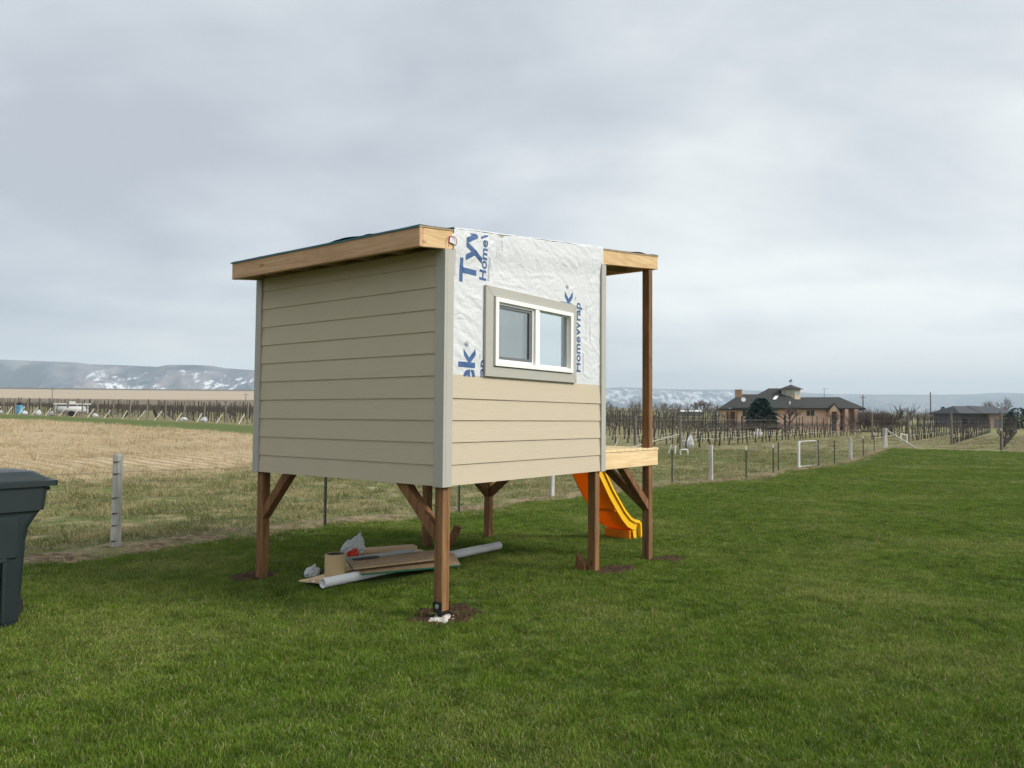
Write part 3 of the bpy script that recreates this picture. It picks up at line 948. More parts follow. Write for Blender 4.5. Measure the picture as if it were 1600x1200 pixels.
# underlay: slightly rucked sheets on top
nx_, ny_ = 90, 60
gx_ = np.linspace(-.304, 3.776, nx_); gy_ = np.linspace(-.006, 2.498, ny_)
GX, GY = np.meshgrid(gx_, gy_, indexing='ij')
ruck = np.maximum(0, fbm(GX * 2.4, GY * 3.2, 3, 61) - .52) * .06 + .002 * fbm(GX * 9, GY * 9, 2, 62)
GZ = np.array([[roof_b(x) for _ in gy_] for x in gx_]) + RT + .0155 + ruck
o = grid_mesh('underlay', GX, GY, GZ, m_under); o.parent = house
o.data.materials.append(m_teal)
mi = np.zeros(len(o.data.polygons), np.int32).reshape(nx_ - 1, ny_ - 1); mi[:34] = 1
o.data.polygons.foreach_set('material_index', mi.ravel())
b = MB(); b.box(-.306, -.2945, -.004, 2.496, 3.033, 3.041); b.build('drip_edge', m_teal, house)

# ------------------------------------------------------------------ slide
m_sl_shade, t, out = material('shaded_yellow_plastic')  # yellow plastic as seen in shade: the orange cast is put into the colour
c = t.mix(t.noise(t.coord('Object'), 5, 3), (0.88, 0.31, 0.010), (0.93, 0.36, 0.016))
pb_ = t.n.new('ShaderNodeBsdfPrincipled'); t.set(pb_.inputs['Base Color'], c); pb_.inputs['Roughness'].default_value = 0.36
tl_n = t.n.new('ShaderNodeBsdfTranslucent'); t.set(tl_n.inputs[0], c)
ms = t.n.new('ShaderNodeMixShader'); ms.inputs[0].default_value = 0.42
t.l.new(pb_.outputs[0], ms.inputs[1]); t.l.new(tl_n.outputs[0], ms.inputs[2]); t.l.new(ms.outputs[0], out.inputs[0])
m_sl_y = plain('yellow_plastic', (0.85, 0.47, 0.012), 0.35, 0.05, 5, spec=0.5)
slide = tag(empty('slide', h2w(3.77, 1.25, 0), HRZ), 'yellow plastic slide with shade-tinted orange bed running down to the grass from the deck', 'slide')
prof = [(.0, 1.245), (.10, 1.21), (.20, 1.10), (.33, .93), (.50, .735), (.68, .53), (.85, .365), (1.02, .245), (1.18, .170), (1.32, .135), (1.42, .125)]
lz = gl_(5.2, 1.2)
pz = [(x, z if z > .3 else z + lz * (1 - (z - .12) / .2) if z < .3 else z) for x, z in prof]
b = MB(); bed = []
W = .20
for (x, z) in pz: bed += [(x, -W, z), (x, W, z), (x, W, z - .012), (x, -W, z - .012)]
n4 = len(pz)
fs = []
for i in range(n4 - 1):
    for k in range(4):
        fs.append((i * 4 + k, i * 4 + (k + 1) % 4, (i + 1) * 4 + (k + 1) % 4, (i + 1) * 4 + k))
fs += [(0, 1, 2, 3), tuple(reversed(((n4 - 1) * 4, (n4 - 1) * 4 + 1, (n4 - 1) * 4 + 2, (n4 - 1) * 4 + 3)))]
b.add(bed, fs, False)
b.build('bed', m_sl_shade, slide)
for sgn in (-1, 1):
    b = MB(); vs = []
    for i, (x, z) in enumerate(pz):
        up_ = .11
        y0_, y1_ = sgn * W, sgn * (W + .012)
        dn = -.012
        vs += [(x, y0_, z + dn), (x, y1_, z + dn), (x + .05, y1_, z + up_), (x + .05, y0_, z + up_)]
    b.add(vs, fs, False)
    x, z = pz[-1]
    b.hexa([(x - .06, sgn * W, lz + .0), (x + .02, sgn * W, lz), (x + .02, sgn * (W + .012), lz), (x - .06, sgn * (W + .012), lz)],
           [(x - .10, sgn * W, z - .012), (x, sgn * W, z - .012), (x, sgn * (W + .012), z - .012), (x - .10, sgn * (W + .012), z - .012)])
    b.build('side_wall', m_sl_y, slide)
    b = MB(); vs = []
    for i, (x, z) in enumerate(pz):
        x += .05; z += .11
        ya_, yb_ = sgn * (W - .006), sgn * (W + .036)
        vs += [(x, ya_, z - .012), (x, yb_, z - .030), (x + .012, yb_, z + .006), (x + .012, ya_, z + .012)]
    # the rim turns down to the ground at the foot
    x, z = pz[-1]
    for (ddx, zz_) in ((.115, z + .06), (.125, (z + lz) / 2), (.125, lz + .005)):
        vs += [(x + ddx - .03, sgn * (W - .006), zz_), (x + ddx - .03, sgn * (W + .036), zz_ - .006), (x + ddx + .01, sgn * (W + .036), zz_ + .004), (x + ddx + .01, sgn * (W - .006), zz_ + .004)]
    nn_ = len(vs) // 4; fr = []
    for i in range(nn_ - 1):
        for k in range(4): fr.append((i * 4 + k, i * 4 + (k + 1) % 4, (i + 1) * 4 + (k + 1) % 4, (i + 1) * 4 + k))
    fr += [(0, 1, 2, 3), tuple(reversed(((nn_ - 1) * 4, (nn_ - 1) * 4 + 1, (nn_ - 1) * 4 + 2, (nn_ - 1) * 4 + 3)))]
    b.add(vs, fr, False)
    b.build('rim', m_sl_y, slide)
x, z = pz[-1]
b = MB(); b.hexa([(x - .02, -W, lz + .005), (x + .03, -W, lz + .005), (x + .03, W, lz + .005), (x - .02, W, lz + .005)],
                 [(x - .10, -W, z - .011), (x + .0, -W, z - .011), (x + .0, W, z - .011), (x - .10, W, z - .011)])
b.box(x - .17, x - .13, -W, W, lz + .005, z - .003)
b.build('exit_lip', m_sl_shade, slide)
for i in (3, 6):
    x, z = pz[i]
    b = MB(); b.bar((x, -W, z - .026), (x, W, z - .026), .05, .025, (0.7, 0, .7)); b.build('rib', m_sl_shade, slide)
b = MB(); b.box(.002, .02, -W, W, 1.10, 1.24); b.build('hook_plate', m_sl_shade, slide)

# ------------------------------------------------------------------ footing, dug earth
m_soil, t, out = material('dug_soil')
p = t.pos()
c = t.mix(t.step(t.noise(p, 42, 5, 0.7), 0.35, 0.7), (0.026, 0.016, 0.010), (0.115, 0.074, 0.043))
pbr(t, out, c, 0.95, t.bump(t.noise(p, 70, 5, 0.7), 0.9, 0.015), spec=0.1)
m_conc = plain('rough_concrete', (0.50, 0.47, 0.42), 0.9, 0.25, 30, bump=0.8)
SOIL = [(.17, .07, .36, .26, 'loose brown earth dug round the concrete foot of the nearest corner post'),
        (2.66, -.07, .30, .17, 'dark patch of dug earth beside the middle post of the window wall'),
        (3.84, -.12, .28, .15, 'dark patch of dug earth beside the tall porch post'),
        (.06, 2.56, .27, .20, 'dark dug earth round the post below the far end of the siding wall')]
for k, (sx, sy, ra, rb, lab) in enumerate(SOIL):
    na, nr = 48, 14
    TT, RR_ = np.meshgrid(np.linspace(0, 2 * np.pi, na), np.linspace(0.0, 1.18, nr), indexing='ij')
    wobr = 1 + .42 * (fbm(np.cos(TT) * 2.1 + k * 9, np.sin(TT) * 2.1, 4, 40) - .5) * 2
    lx = sx + np.cos(TT) * ra * wobr * RR_; ly = sy + np.sin(TT) * rb * wobr * RR_
    WX = HX + lx * hsin - ly * hcos; WY = HY + lx * hcos + ly * hsin
    zz_ = gz(WX, WY) + .022 * (1 - RR_ ** 2) * 0 + .004 + (fbm(lx * 16, ly * 16, 4, 50) - .45) * .07 * (1 - RR_ * .7) - .05 * S(RR_, .85, 1.18)
    if k == 0: zz_ -= .02 * np.exp(-((lx - .05) ** 2 + (ly - .04) ** 2) / .03)
    o = grid_mesh('soil_patch', WX, WY, zz_, m_soil)
    tag(o, lab, 'earth', kind='stuff')
b = MB(); na, nr = 26, 9; vs = []
for i in range(nr):
    r_ = i / (nr - 1)
    for j in range(na):
        a_ = 2 * math.pi * j / na
        rr = .125 * r_ * (1 + .25 * (float(vnoise(np.array(math.cos(a_) * 1.5 + 5), np.array(math.sin(a_) * 1.5), 4)) - .5) * 2)
        lx, ly = .045 + rr * math.cos(a_) * 1.15, .030 + rr * math.sin(a_)
        z = -.022 + .028 * (1 - r_ ** 3) + (float(vnoise(np.array(lx * 38), np.array(ly * 38), 6)) - .5) * .03 - (.10 if i == nr - 1 else 0)
        vs.append(h2w(lx, ly, z))
fs = [(i * na + j, i * na + (j + 1) % na, (i + 1) * na + (j + 1) % na, (i + 1) * na + j) for i in range(nr - 1) for j in range(na)]
b.add(vs, fs, False)
tag(b.build('concrete_footing', m_conc), 'lumpy pale concrete footing under the nearest playhouse post', 'footing')

# ------------------------------------------------------------------ pile of leftovers under the playhouse
m_pvc = plain('white_pvc', (0.74, 0.75, 0.76), 0.35, 0.06, 6)
m_osb, t, out = material('strand_board')
co = t.coord('Object')
vo = t.n.new('ShaderNodeTexVoronoi'); vo.inputs['Scale'].default_value = 34
t.set(vo.inputs['Vector'], t.vmath('MULTIPLY', co, (0.6, 1.5, 1)))
c = t.mix(t.noise(vo.outputs['Color'], 3, 1), (0.26, 0.17, 0.09), (0.60, 0.45, 0.28))
pbr(t, out, c, 0.8, spec=0.2)
m_green = plain('green_edge_paint', (0.012, 0.115, 0.065), 0.6)
m_lum = wood('pale_offcuts', (0.56, 0.37, 0.21), (0.76, 0.56, 0.35), 'X', 1.0)
m_kraft = plain('kraft_paper', (0.47, 0.34, 0.18), 0.75, 0.08, 12)
m_dark = plain('dark_hollow', (0.05, 0.05, 0.05), 0.8)
m_alu = plain('grey_flashing', (0.42, 0.43, 0.43), 0.35, 0.15, 12, 0.4)
m_bag, t, out = material('thin_white_plastic')
tr = t.n.new('ShaderNodeBsdfTranslucent'); tr.inputs[0].default_value = (0.8, 0.82, 0.84, 1)
bs = t.n.new('ShaderNodeBsdfPrincipled'); bs.inputs['Base Color'].default_value = (0.72, 0.74, 0.76, 1); bs.inputs['Roughness'].default_value = 0.3
ms = t.n.new('ShaderNodeMixShader'); ms.inputs[0].default_value = 0.35
t.l.new(bs.outputs[0], ms.inputs[1]); t.l.new(tr.outputs[0], ms.inputs[2]); t.l.new(ms.outputs[0], out.inputs[0])
m_bagred = plain('red_print_on_plastic', (0.65, 0.06, 0.03), 0.4, 0.15, 20)


def hthing(name, label, cat, x, y, z=None, group=None):
    return tag(empty(name, h2w(x, y, z), HRZ), label, cat, group)


def hmesh(b, name, mat, label, cat, group=None, bevel=0.0):
    o = b.build(name, mat, None, bevel)
    o.location = (HX, HY, 0); o.rotation_euler = (0, 0, HRZ)
    return tag(o, label, cat, group)


# white pipe, hollow at its open end
b = MB(); n = 20
ring = lambda x, y, r: [(x, y + r * math.cos(2 * math.pi * k / n), .047 + r * math.sin(2 * math.pi * k / n)) for k in range(n)]
L0, L1 = (.115, 1.565), (2.79, 1.60)
vs = ring(*L0, .045) + ring(*L1, .045) + ring(*L0, .040) + ring(L0[0] + .5, L0[1], .040)
fs = []
for k in range(n):
    k2 = (k + 1) % n
    fs += [(k, n + k, n + k2, k2), (k, k2, 2 * n + k2, 2 * n + k), (2 * n + k, 2 * n + k2, 3 * n + k2, 3 * n + k)]
fs += [tuple(range(n, 2 * n)), tuple(reversed(range(3 * n, 4 * n)))]
b.add(vs, fs, True)
hmesh(b, 'pipe', m_pvc, 'long white plastic pipe lying in the grass under the playhouse', 'pipe')
b = MB(); b.bar((1.5, 1.76, .03), (2.66, 1.73, .04), .10, .018); hmesh(b, 'trim_offcut', m_pvc, 'white trim board lying flat along the far side of the white pipe', 'board')
b = MB(); b.hexa([(.13, 1.93, .012), (.20, 1.66, .012), (1.3, 1.75, .012), (1.3, 1.98, .012)], [(.13, 1.93, .024), (.20, 1.66, .024), (1.3, 1.75, .024), (1.3, 1.98, .024)])
hmesh(b, 'plywood_strip', m_pine_x, 'pale thin plywood strip at the bottom of the pile with its corner sticking out', 'plywood')
b = MB(); b.hexa([(.12, 1.765, .026), (.155, 1.635, .026), (1.35, 1.93, .026), (1.32, 2.06, .026)], [(.12, 1.765, .066), (.155, 1.635, .066), (1.35, 1.93, .066), (1.32, 2.06, .066)])
stub = hmesh(b, 'plank', m_lum, 'pale plank with a small white end label below the kraft paper roll', 'plank', bevel=.003)
b = MB(); b.add([(.1235, 1.728, .036), (.1335, 1.690, .036), (.1335, 1.690, .056), (.1235, 1.728, .056)], [(0, 1, 2, 3)]); o = b.build('end_label', m_pvc, stub); o.location = (-.004, 0, 0)
# roll of kraft tape, standing
b = MB(); n = 28; rc = (.375, 1.70)
vs = []
for r_, z in ((.100, .068), (.100, .262), (.088, .268), (.086, .262), (.086, .13)):
    vs += [(rc[0] + r_ * math.cos(2 * math.pi * k / n), rc[1] + r_ * math.sin(2 * math.pi * k / n), z) for k in range(n)]
fs = [(i * n + k, i * n + (k + 1) % n, (i + 1) * n + (k + 1) % n, (i + 1) * n + k) for i in range(4) for k in range(n)] + [tuple(range(4 * n, 5 * n))]
b.add(vs, fs, True)
roll = hmesh(b, 'paper_roll', m_kraft, 'tan kraft paper roll standing upright on the plank', 'roll')
b = MB(); b.add([(rc[0] + r_ * math.cos(a_), rc[1] + r_ * math.sin(a_), z) for r_, z in ((.0865, .264), (.062, .268), (.060, .15)) for a_ in np.linspace(0, 2 * math.pi, n, False)],
                [(i * n + k, i * n + (k + 1) % n, (i + 1) * n + (k + 1) % n, (i + 1) * n + k) for i in range(2) for k in range(n)], True)
b.build('core', m_dark, roll)
# stack of pale 2x offcuts
for (p, q, zb, th, wd, lab) in (((.86, 2.12), (1.86, 1.86), .012, .040, .14, 'lowest pale offcut of the timber stack under the playhouse'),
                            ((.92, 2.16), (1.78, 1.90), .053, .040, .14, 'middle pale offcut of the timber stack under the playhouse'),
                            ((.98, 2.05), (1.33, 1.98), .094, .038, .09, 'short pale offcut lying across the stack below the plastic bag'),
                            ((.94, 2.17), (1.62, 1.86), .133, .040, .14, 'topmost long pale plank of the timber stack with a square sawn end')):
    b = MB(); b.bar((p[0], p[1], zb + th / 2), (q[0], q[1], zb + th / 2), wd, th)
    hmesh(b, 'timber_offcut', m_lum, lab, 'timber', 'timber offcuts under the playhouse', .003)
# two pieces of strand board with green edges
def sheet(pts, label, edge, th=.012):
    b = MB(); b.hexa(pts, [(x, y, z + th) for x, y, z in pts])
    o = hmesh(b, 'strand_board', m_osb, label, 'board', 'strand boards on the pile')
    for (i, j) in edge:
        p, q = Vector(pts[i]), Vector(pts[j]); d_ = (q - p).normalized(); s = Vector((d_.y, -d_.x, 0)) * .0012
        b = MB(); b.hexa([p + s, q + s, q - s * .2, p - s * .2], [v_ + Vector((0, 0, th * 1.12)) for v_ in (p + s, q + s, q - s * .2, p - s * .2)])
        b.build('painted_edge', m_green, o)
    return o
sheet([(.50, 1.475, .070), (1.62, 1.20, .022), (1.86, 1.50, .075), (.76, 1.90, .118)], 'lower strand board with a dark green long edge in the pile', [(0, 1)], .016)
sheet([(.44, 1.52, .125), (1.44, 1.31, .105), (1.80, 1.64, .118), (.60, 1.80, .138)], 'upper strand board with a dark green short end in the pile', [(3, 0)], .014)
b = MB(); b.hexa([(.60, 1.86, .142), (.62, 1.79, .150), (1.46, 1.66, .142), (1.46, 1.72, .138)], [(.60, 1.86, .145), (.62, 1.79, .153), (1.46, 1.66, .145), (1.46, 1.72, .141)])
b.hexa([(.60, 1.86, .142), (.603, 1.863, .142), (1.463, 1.723, .138), (1.46, 1.72, .138)], [(.60, 1.86, .176), (.603, 1.863, .176), (1.463, 1.723, .172), (1.46, 1.72, .172)])
hmesh(b, 'flashing_strip', m_alu, 'bent strip of pale grey flashing lying on the upper strand board', 'flashing')
b = MB(); b.bar((.66, 1.775, .162), (.95, 1.72, .158), .035, .012); hmesh(b, 'black_strip', m_dark, 'short black strip lying in front of the grey flashing', 'strip')


def crumple(name, mat, cx, cy_, cz, rx, ry, rz_, seed, label, cat, spike=0.0, part=None):
    """a crumpled sheet closed on itself, with peaks pulled up"""
    bm = bmesh.new(); bmesh.ops.create_icosphere(bm, subdivisions=4, radius=1)
    for v_ in bm.verts:
        c_ = v_.co
        r_ = .62 + .85 * float(1 - abs(2 * fbm(np.array(c_.x * 1.6 + seed), np.array(c_.y * 1.6 + c_.z * 1.3), 3, seed) - 1)) - .35
        r_ += .16 * (float(vnoise(np.array(c_.x * 5 + seed), np.array(c_.y * 5 + c_.z * 5), seed + 3)) - .5)
        up_ = max(0, c_.z) ** 3 * spike * (1 if c_.x > .1 else .55)
        v_.co = Vector((cx + c_.x * rx * r_ + up_ * .35 * rx, cy_ + c_.y * ry * r_, max(cz + c_.z * rz_ * r_ + up_ * rz_, .012)))
    me = bpy.data.meshes.new(name); bm.to_mesh(me); bm.free(); me.materials.append(mat)
    o = bpy.data.objects.new(name, me); col.objects.link(o)
    if part: o.parent = part; return o
    o.location = (HX, HY, 0); o.rotation_euler = (0, 0, HRZ)
    return tag(o, label, cat)


bag = crumple('plastic_bag', m_bag, .88, 2.03, .20, .14, .09, .075, 12, 'crumpled white plastic bag with red print lying on the timber stack', 'bag', 1.25)
crumple('print', m_bagred, .83, 1.965, .185, .075, .038, .05, 25, None, None, 0, bag)
crumple('plastic_scrap', m_bag, .36, 2.02, .045, .085, .05, .055, 33, 'small crumpled white plastic scrap beside the kraft paper roll', 'plastic', .5)
b = MB(); b.tube([(.43, 2.0, .03), (.50, 1.99, .075), (.57, 1.99, .07), (.62, 2.03, .03)], .012, 6); hmesh(b, 'black_strap', m_dark, 'short black strap curled behind the kraft paper roll', 'strap')
# leftover stained blocks by the posts
b = MB(); b.hexa([(2.50, 2.22, -.02), (2.56, 2.15, -.02), (2.64, 2.22, -.02), (2.58, 2.29, -.02)], [(2.62, 2.17, .25), (2.68, 2.10, .22), (2.76, 2.17, .22), (2.70, 2.24, .25)])
hmesh(b, 'timber_block', m_brace, 'slanting reddish offcut standing in the grass behind the nearest post', 'timber', 'stained offcuts by the posts', .004)
b = MB(); b.hexa([(2.33, .130, -.02), (2.40, .115, -.02), (2.40, .24, -.02), (2.33, .255, -.02)], [(2.33, .130, .06), (2.40, .115, .05), (2.40, .215, .165), (2.33, .23, .175)])
hmesh(b, 'timber_block', m_brace, 'small stained offcut leaning at the foot of the middle window wall post', 'timber', 'stained offcuts by the posts', .004)

# ------------------------------------------------------------------ wheeled refuse bin
m_bin = plain('dark_slate_plastic', (0.013, 0.021, 0.024), 0.42, 0.12, 5, spec=0.45, bump=0.05)
m_bin, t, out = material('dark_slate_bin')
co = t.coord('Object')
c = t.mix(t.noise(co, 4, 4), (0.012, 0.020, 0.023), (0.019, 0.029, 0.032))
scf = t.step(t.noise(t.vmath('MULTIPLY', co, (3, 3, 22)), 2.2, 5, .7), .62, .80)
c = t.mix(t.math('MULTIPLY', scf, .35), c, (0.075, 0.085, 0.085))
c = t.mix(t.math('MULTIPLY', t.step(t.noise(co, 60, 2), .70, .78), .25), c, (0.10, 0.10, 0.09))
pbr(t, out, c, t.math('ADD', .36, t.math('MULTIPLY', scf, .3)), t.bump(t.noise(co, 160, 2), .12, .002), spec=.45)
m_tyre = plain('black_tyre', (0.012, 0.012, 0.013), 0.8)
BQ = (-3.66, 5.80)
bn = tag(empty('refuse_bin', (BQ[0], BQ[1], gzf(*BQ)), HRZ), 'dark slate wheeled refuse bin with a closed domed lid on the grass', 'bin')
BL, BWd = .70, .62


def ring_box(x0, x1, y0, y1, z, r=.05, k=4):
    pts = []
    for (cx_, cy2, a0) in ((x1 - r, y1 - r, 0), (x0 + r, y1 - r, 90), (x0 + r, y0 + r, 180), (x1 - r, y0 + r, 270)):
        for i in range(k + 1):
            a_ = R(a0 + 90 * i / k); pts.append((cx_ + r * math.cos(a_), cy2 + r * math.sin(a_), z))
    return pts


def loft(b, rings, cap0=True, cap1=True, smooth=False):
    n_ = len(rings[0]); vs = [p_ for r_ in rings for p_ in r_]
    fs = [(i * n_ + k, i * n_ + (k + 1) % n_, (i + 1) * n_ + (k + 1) % n_, (i + 1) * n_ + k) for i in range(len(rings) - 1) for k in range(n_)]
    if cap0: fs.append(tuple(reversed(range(n_))))
    if cap1: fs.append(tuple(range((len(rings) - 1) * n_, len(rings) * n_)))
    b.add(vs, fs, smooth)


b = MB()
loft(b, [ring_box(-BL + .05, -.008, .035, BWd - .035, .0, .05), ring_box(-BL + .05, .0, .03, BWd - .03, .03, .055), ring_box(-BL + .02, .022, .012, BWd - .012, .62, .06),
         ring_box(-BL + .01, .040, .008, BWd - .008, .72, .06), ring_box(-BL + .01, .095, .006, BWd - .006, .815, .05), ring_box(-BL + .0, .118, .0, BWd, .845, .045)], True, False)
body = b.build('body', m_bin, bn)
b = MB()
loft(b, [ring_box(-BL - .012, .128, -.014, BWd + .014, .842, .045), ring_box(-BL - .012, .150, -.014, BWd + .014, 1.022, .045)], True, True)
b.build('rim_band', m_bin, bn)
b = MB()
loft(b, [ring_box(-BL - .045, .205, -.040, BWd + .040, 1.024, .03), ring_box(-BL - .045, .210, -.040, BWd + .040, 1.066, .03), ring_box(-BL - .02, .175, -.012, BWd + .012, 1.072, .04),
         ring_box(-BL + .0, .120, .02, BWd - .02, 1.108, .06), ring_box(-BL + .05, .085, .06, BWd - .06, 1.135, .07), ring_box(-BL + .16, -.02, .16, BWd - .16, 1.146, .08)])
b.build('lid', m_bin, bn)
b = MB()    # raised side panel with the hand recess framed round it
b.box(-.62, -.185, -.004, .030, .04, .47); b.box(-.62, -.05, -.002, .030, .50, .80)
b.build('side_panel', m_bin, bn, .004)
b = MB(); b.box(-.150, -.120, -.008, .03, .03, .47); b.box(-.66, -.120, -.008, .03, .472, .500); b.build('side_rib', m_bin, bn, .004)
b = MB(); b.tube([(.165, .05, 1.0), (.165, BWd - .05, 1.0)], .016, 8); b.build('handle', m_bin, bn)
for y in (.015, BWd - .075):
    b = MB(); b.tube([(-.11, y + .02, .13), (-.11, y + .06, .13)], .125, 18, True, False); wh = b.build('wheel', m_tyre, bn)
    b = MB(); b.tube([(-.11, y + .012, .13), (-.11, y + .05, .13)], .05, 12); b.build('hub', m_bin, wh)

# ------------------------------------------------------------------ wire fence
m_gpost = wood('weathered_post', (0.34, 0.33, 0.30), (0.66, 0.64, 0.59), 'Z', 1.0, knots=False)
m_tpost = plain('dark_green_steel', (0.045, 0.055, 0.045), 0.6, 0.3, 25)
m_tip = plain('white_paint', (0.72, 0.72, 0.70), 0.5, 0.08, 15)
m_wire = plain('fence_wire', (0.20, 0.19, 0.175), 0.5, 0.3, 9, 0.6)
m_rust = plain('dark_staple', (0.05, 0.045, 0.04), 0.6)
m_gtube = plain('dull_white_tube', (0.52, 0.53, 0.52), 0.5, 0.1, 6)
WOODP = [(-4.63, 9.01, 1.11, .060), (.86, 16.22, 1.0, .055), (5.40, 20.72, .98, .062), (14.14, 31.89, .92, .075)]
TP = [(-2.67, 11.05, .95), (-.92, 13.58, .95), (4.20, 20.0, .86), (6.66, 21.71, .92), (8.16, 23.85, .92), (8.74, 25.05, .94), (12.32, 29.17, .90), (15.88, 34.52, .94), (18.81, 39.65, 1.0)]
CORN = (22.31, 45.65)
fence = tag(empty('wire_fence', (WOODP[0][0], WOODP[0][1], gzf(*WOODP[0][:2]))), 'wire fence of weathered wooden posts and steel stakes along the edge of the lawn', 'fence')
fr = Vector(fence.location)


def fpart(b, name, mat, parent=None, bevel=0):
    o = b.build(name, mat, None, bevel)
    if parent is None: o.parent = fence; o.location = -fr
    else: o.parent = parent
    return o


for i, (x, y, h, r_) in enumerate(WOODP):
    z = gzf(x, y); b = MB()
    a0 = .35 + i
    vs = []; n = 8
    for zz_, q in ((-.1, 1.05), (.3, 1.02), (h - .02, .97), (h, .90)):
        for k in range(n):
            a_ = 2 * math.pi * k / n + math.pi / 8
            rr = r_ * q * (1.0 if k % 2 else .93)
            vs.append((x + rr * math.cos(a_ + .3 * i), y + rr * math.sin(a_ + .3 * i), z + zz_))
    fs = [(j * n + k, j * n + (k + 1) % n, (j + 1) * n + (k + 1) % n, (j + 1) * n + k) for j in range(3) for k in range(n)] + [tuple(range(3 * n, 4 * n))]
    b.add(vs, fs)
    po = fpart(b, 'fence_post', m_gpost)
    if i == 0:
        for hz_ in (.10, .28, .42, .60, .88, 1.02):
            b = MB(); b.bar((x + .0, y - r_ - .004, z + hz_), (x + .045, y - r_ + .012, z + hz_ + .006), .006, .007); b.bar((x - .02, y - r_ - .006, z + hz_ - .002), (x + .01, y - r_ - .003, z + hz_ + .002), .007, .014)
            fpart(b, 'staple', m_rust, po)
tb = MB(); tb.box(-.018, .018, -.002, .002, -.15, 1.0); tb.box(-.002, .002, .002, .034, -.15, 1.0)
for k in range(16): tb.box(-.006, .006, -.006, -.002, .06 + k * .058, .085 + k * .058)
t_me = tb.mesh('metal_stake', m_tpost)
tip = MB(); tip.box(-.020, .020, -.004, .0025, .88, 1.002); tip.box(-.004, .004, .003, .036, .88, 1.002); tip_me = tip.mesh('stake_tip', m_tip)
for i, (x, y, h) in enumerate(TP):
    o = place(t_me, 'metal_stake', Vector((x, y, gzf(x, y))) - fr, 2.55, (1, 1, h), fence)
    if i in (3, 4, 7, 8): place(tip_me, 'stake_tip', (0, 0, 0), 0, 1, o)
# corner post with its struts, and the line that turns off along the end of the lawn
zc_ = gzf(*CORN)
b = MB(); b.tube([(CORN[0], CORN[1], zc_ - .1), (CORN[0], CORN[1], zc_ + 1.14)], .125, 9, True, False); fpart(b, 'fence_post', m_gpost)
b = MB(); b.tube([(CORN[0] + .10, CORN[1] - .1, zc_ + 1.0), (23.58, 44.55, zc_ - .02)], .045, 7); fpart(b, 'strut', m_gpost)
b = MB(); b.tube([(CORN[0] - .02, CORN[1] - .17, zc_ + 1.12), (CORN[0] - .28, CORN[1] - .42, zc_ - .03)], .055, 7); fpart(b, 'strut', m_gpost)
for (x, y, h) in ((25.99, 40.55, 1.0), (29.6, 35.5, 1.0)):
    o = place(t_me, 'metal_stake', Vector((x, y, gzf(x, y))) - fr, .6, (1, 1, h * 1.25), fence)
    place(tip_me, 'stake_tip', (0, 0, 0), 0, 1, o)
line = [(-8.6, 5.6)] + sorted([(x, y) for x, y, *_ in WOODP] + [(x, y) for x, y, _h in TP] + [(9.95, 26.43), (11.03, 27.56)], key=lambda q: q[0] * FX + q[1] * FY) + [CORN]
line2 = [CORN, (25.99, 40.55), (29.6, 35.5)]
for hz_ in (.10, .24, .40, .58, .78, .90):
    for ln in (line, line2):
        b = MB(); pts = []
        for (p, q) in zip(ln[:-1], ln[1:]):
            if p == (9.95, 26.43): 
                if len(pts) > 1: b.tube([Vector(v_) for v_ in pts], .0024, 3, False)
                pts = []
                continue
            for s in (0, .5):
                x, y = p[0] + (q[0] - p[0]) * s, p[1] + (q[1] - p[1]) * s
                pts.append((x, y - .02, gzf(x, y) + hz_ - (.012 if s else 0)))
        pts.append((ln[-1][0], ln[-1][1], gzf(*ln[-1]) + hz_))
        b.tube(pts, .0024, 3, False)
        fpart(b, 'wire', m_wire)

# white pipe gate in the fence
ga, gb = Vector((9.95, 26.43, gzf(9.95, 26.43))), Vector((11.03, 27.56, gzf(11.03, 27.56)))
gate = tag(empty('garden_gate', ga), 'small white tube-framed gate with wire mesh set in the fence', 'gate')
dv = (gb - ga)
def gp(s, z): return tuple(dv * s + Vector((0, 0, z)))
b = MB(); b.tube([gp(.02, .06), gp(.02, .84), gp(.05, .90), gp(.10, .93), gp(.90, .93), gp(.95, .90), gp(.98, .84), gp(.98, .06), gp(.02, .06)], .017, 7); b.build('frame', m_gtube, gate)
b = MB(); b.tube([gp(-.03, -.1), gp(-.03, .95)], .045, 8); b.build('gate_post', m_tip, gate)
b = MB(); b.tube([gp(1.03, -.1), gp(1.03, .95)], .028, 8); b.build('gate_post', m_tpost, gate)
b = MB()
for k in range(1, 12): b.tube([gp(k / 12, .07), gp(k / 12, .92)], .0024, 3, False)
for k in range(1, 9): b.tube([gp(.02, k * .1), gp(.98, k * .1)], .0024, 3, False)
b.build('wire_mesh', m_wire, gate)

# ------------------------------------------------------------------ vineyards
m_vine = plain('vine_bark', (0.060, 0.050, 0.043), 0.9, 0.4, 14)
m_cane = plain('pruned_cane', (0.115, 0.085, 0.070), 0.9, 0.35, 14)
m_vpost = plain('dark_vineyard_post', (0.055, 0.050, 0.045), 0.85, 0.35, 9)
m_epost = wood('grey_end_post', (0.12, 0.105, 0.09), (0.24, 0.215, 0.185), 'Z', .6, knots=False)
m_hose = plain('pale_hose', (0.42, 0.40, 0.36), 0.6, 0.2, 3)
m_stake = plain('bleached_stake', (0.62, 0.58, 0.50), 0.7, 0.15, 9)


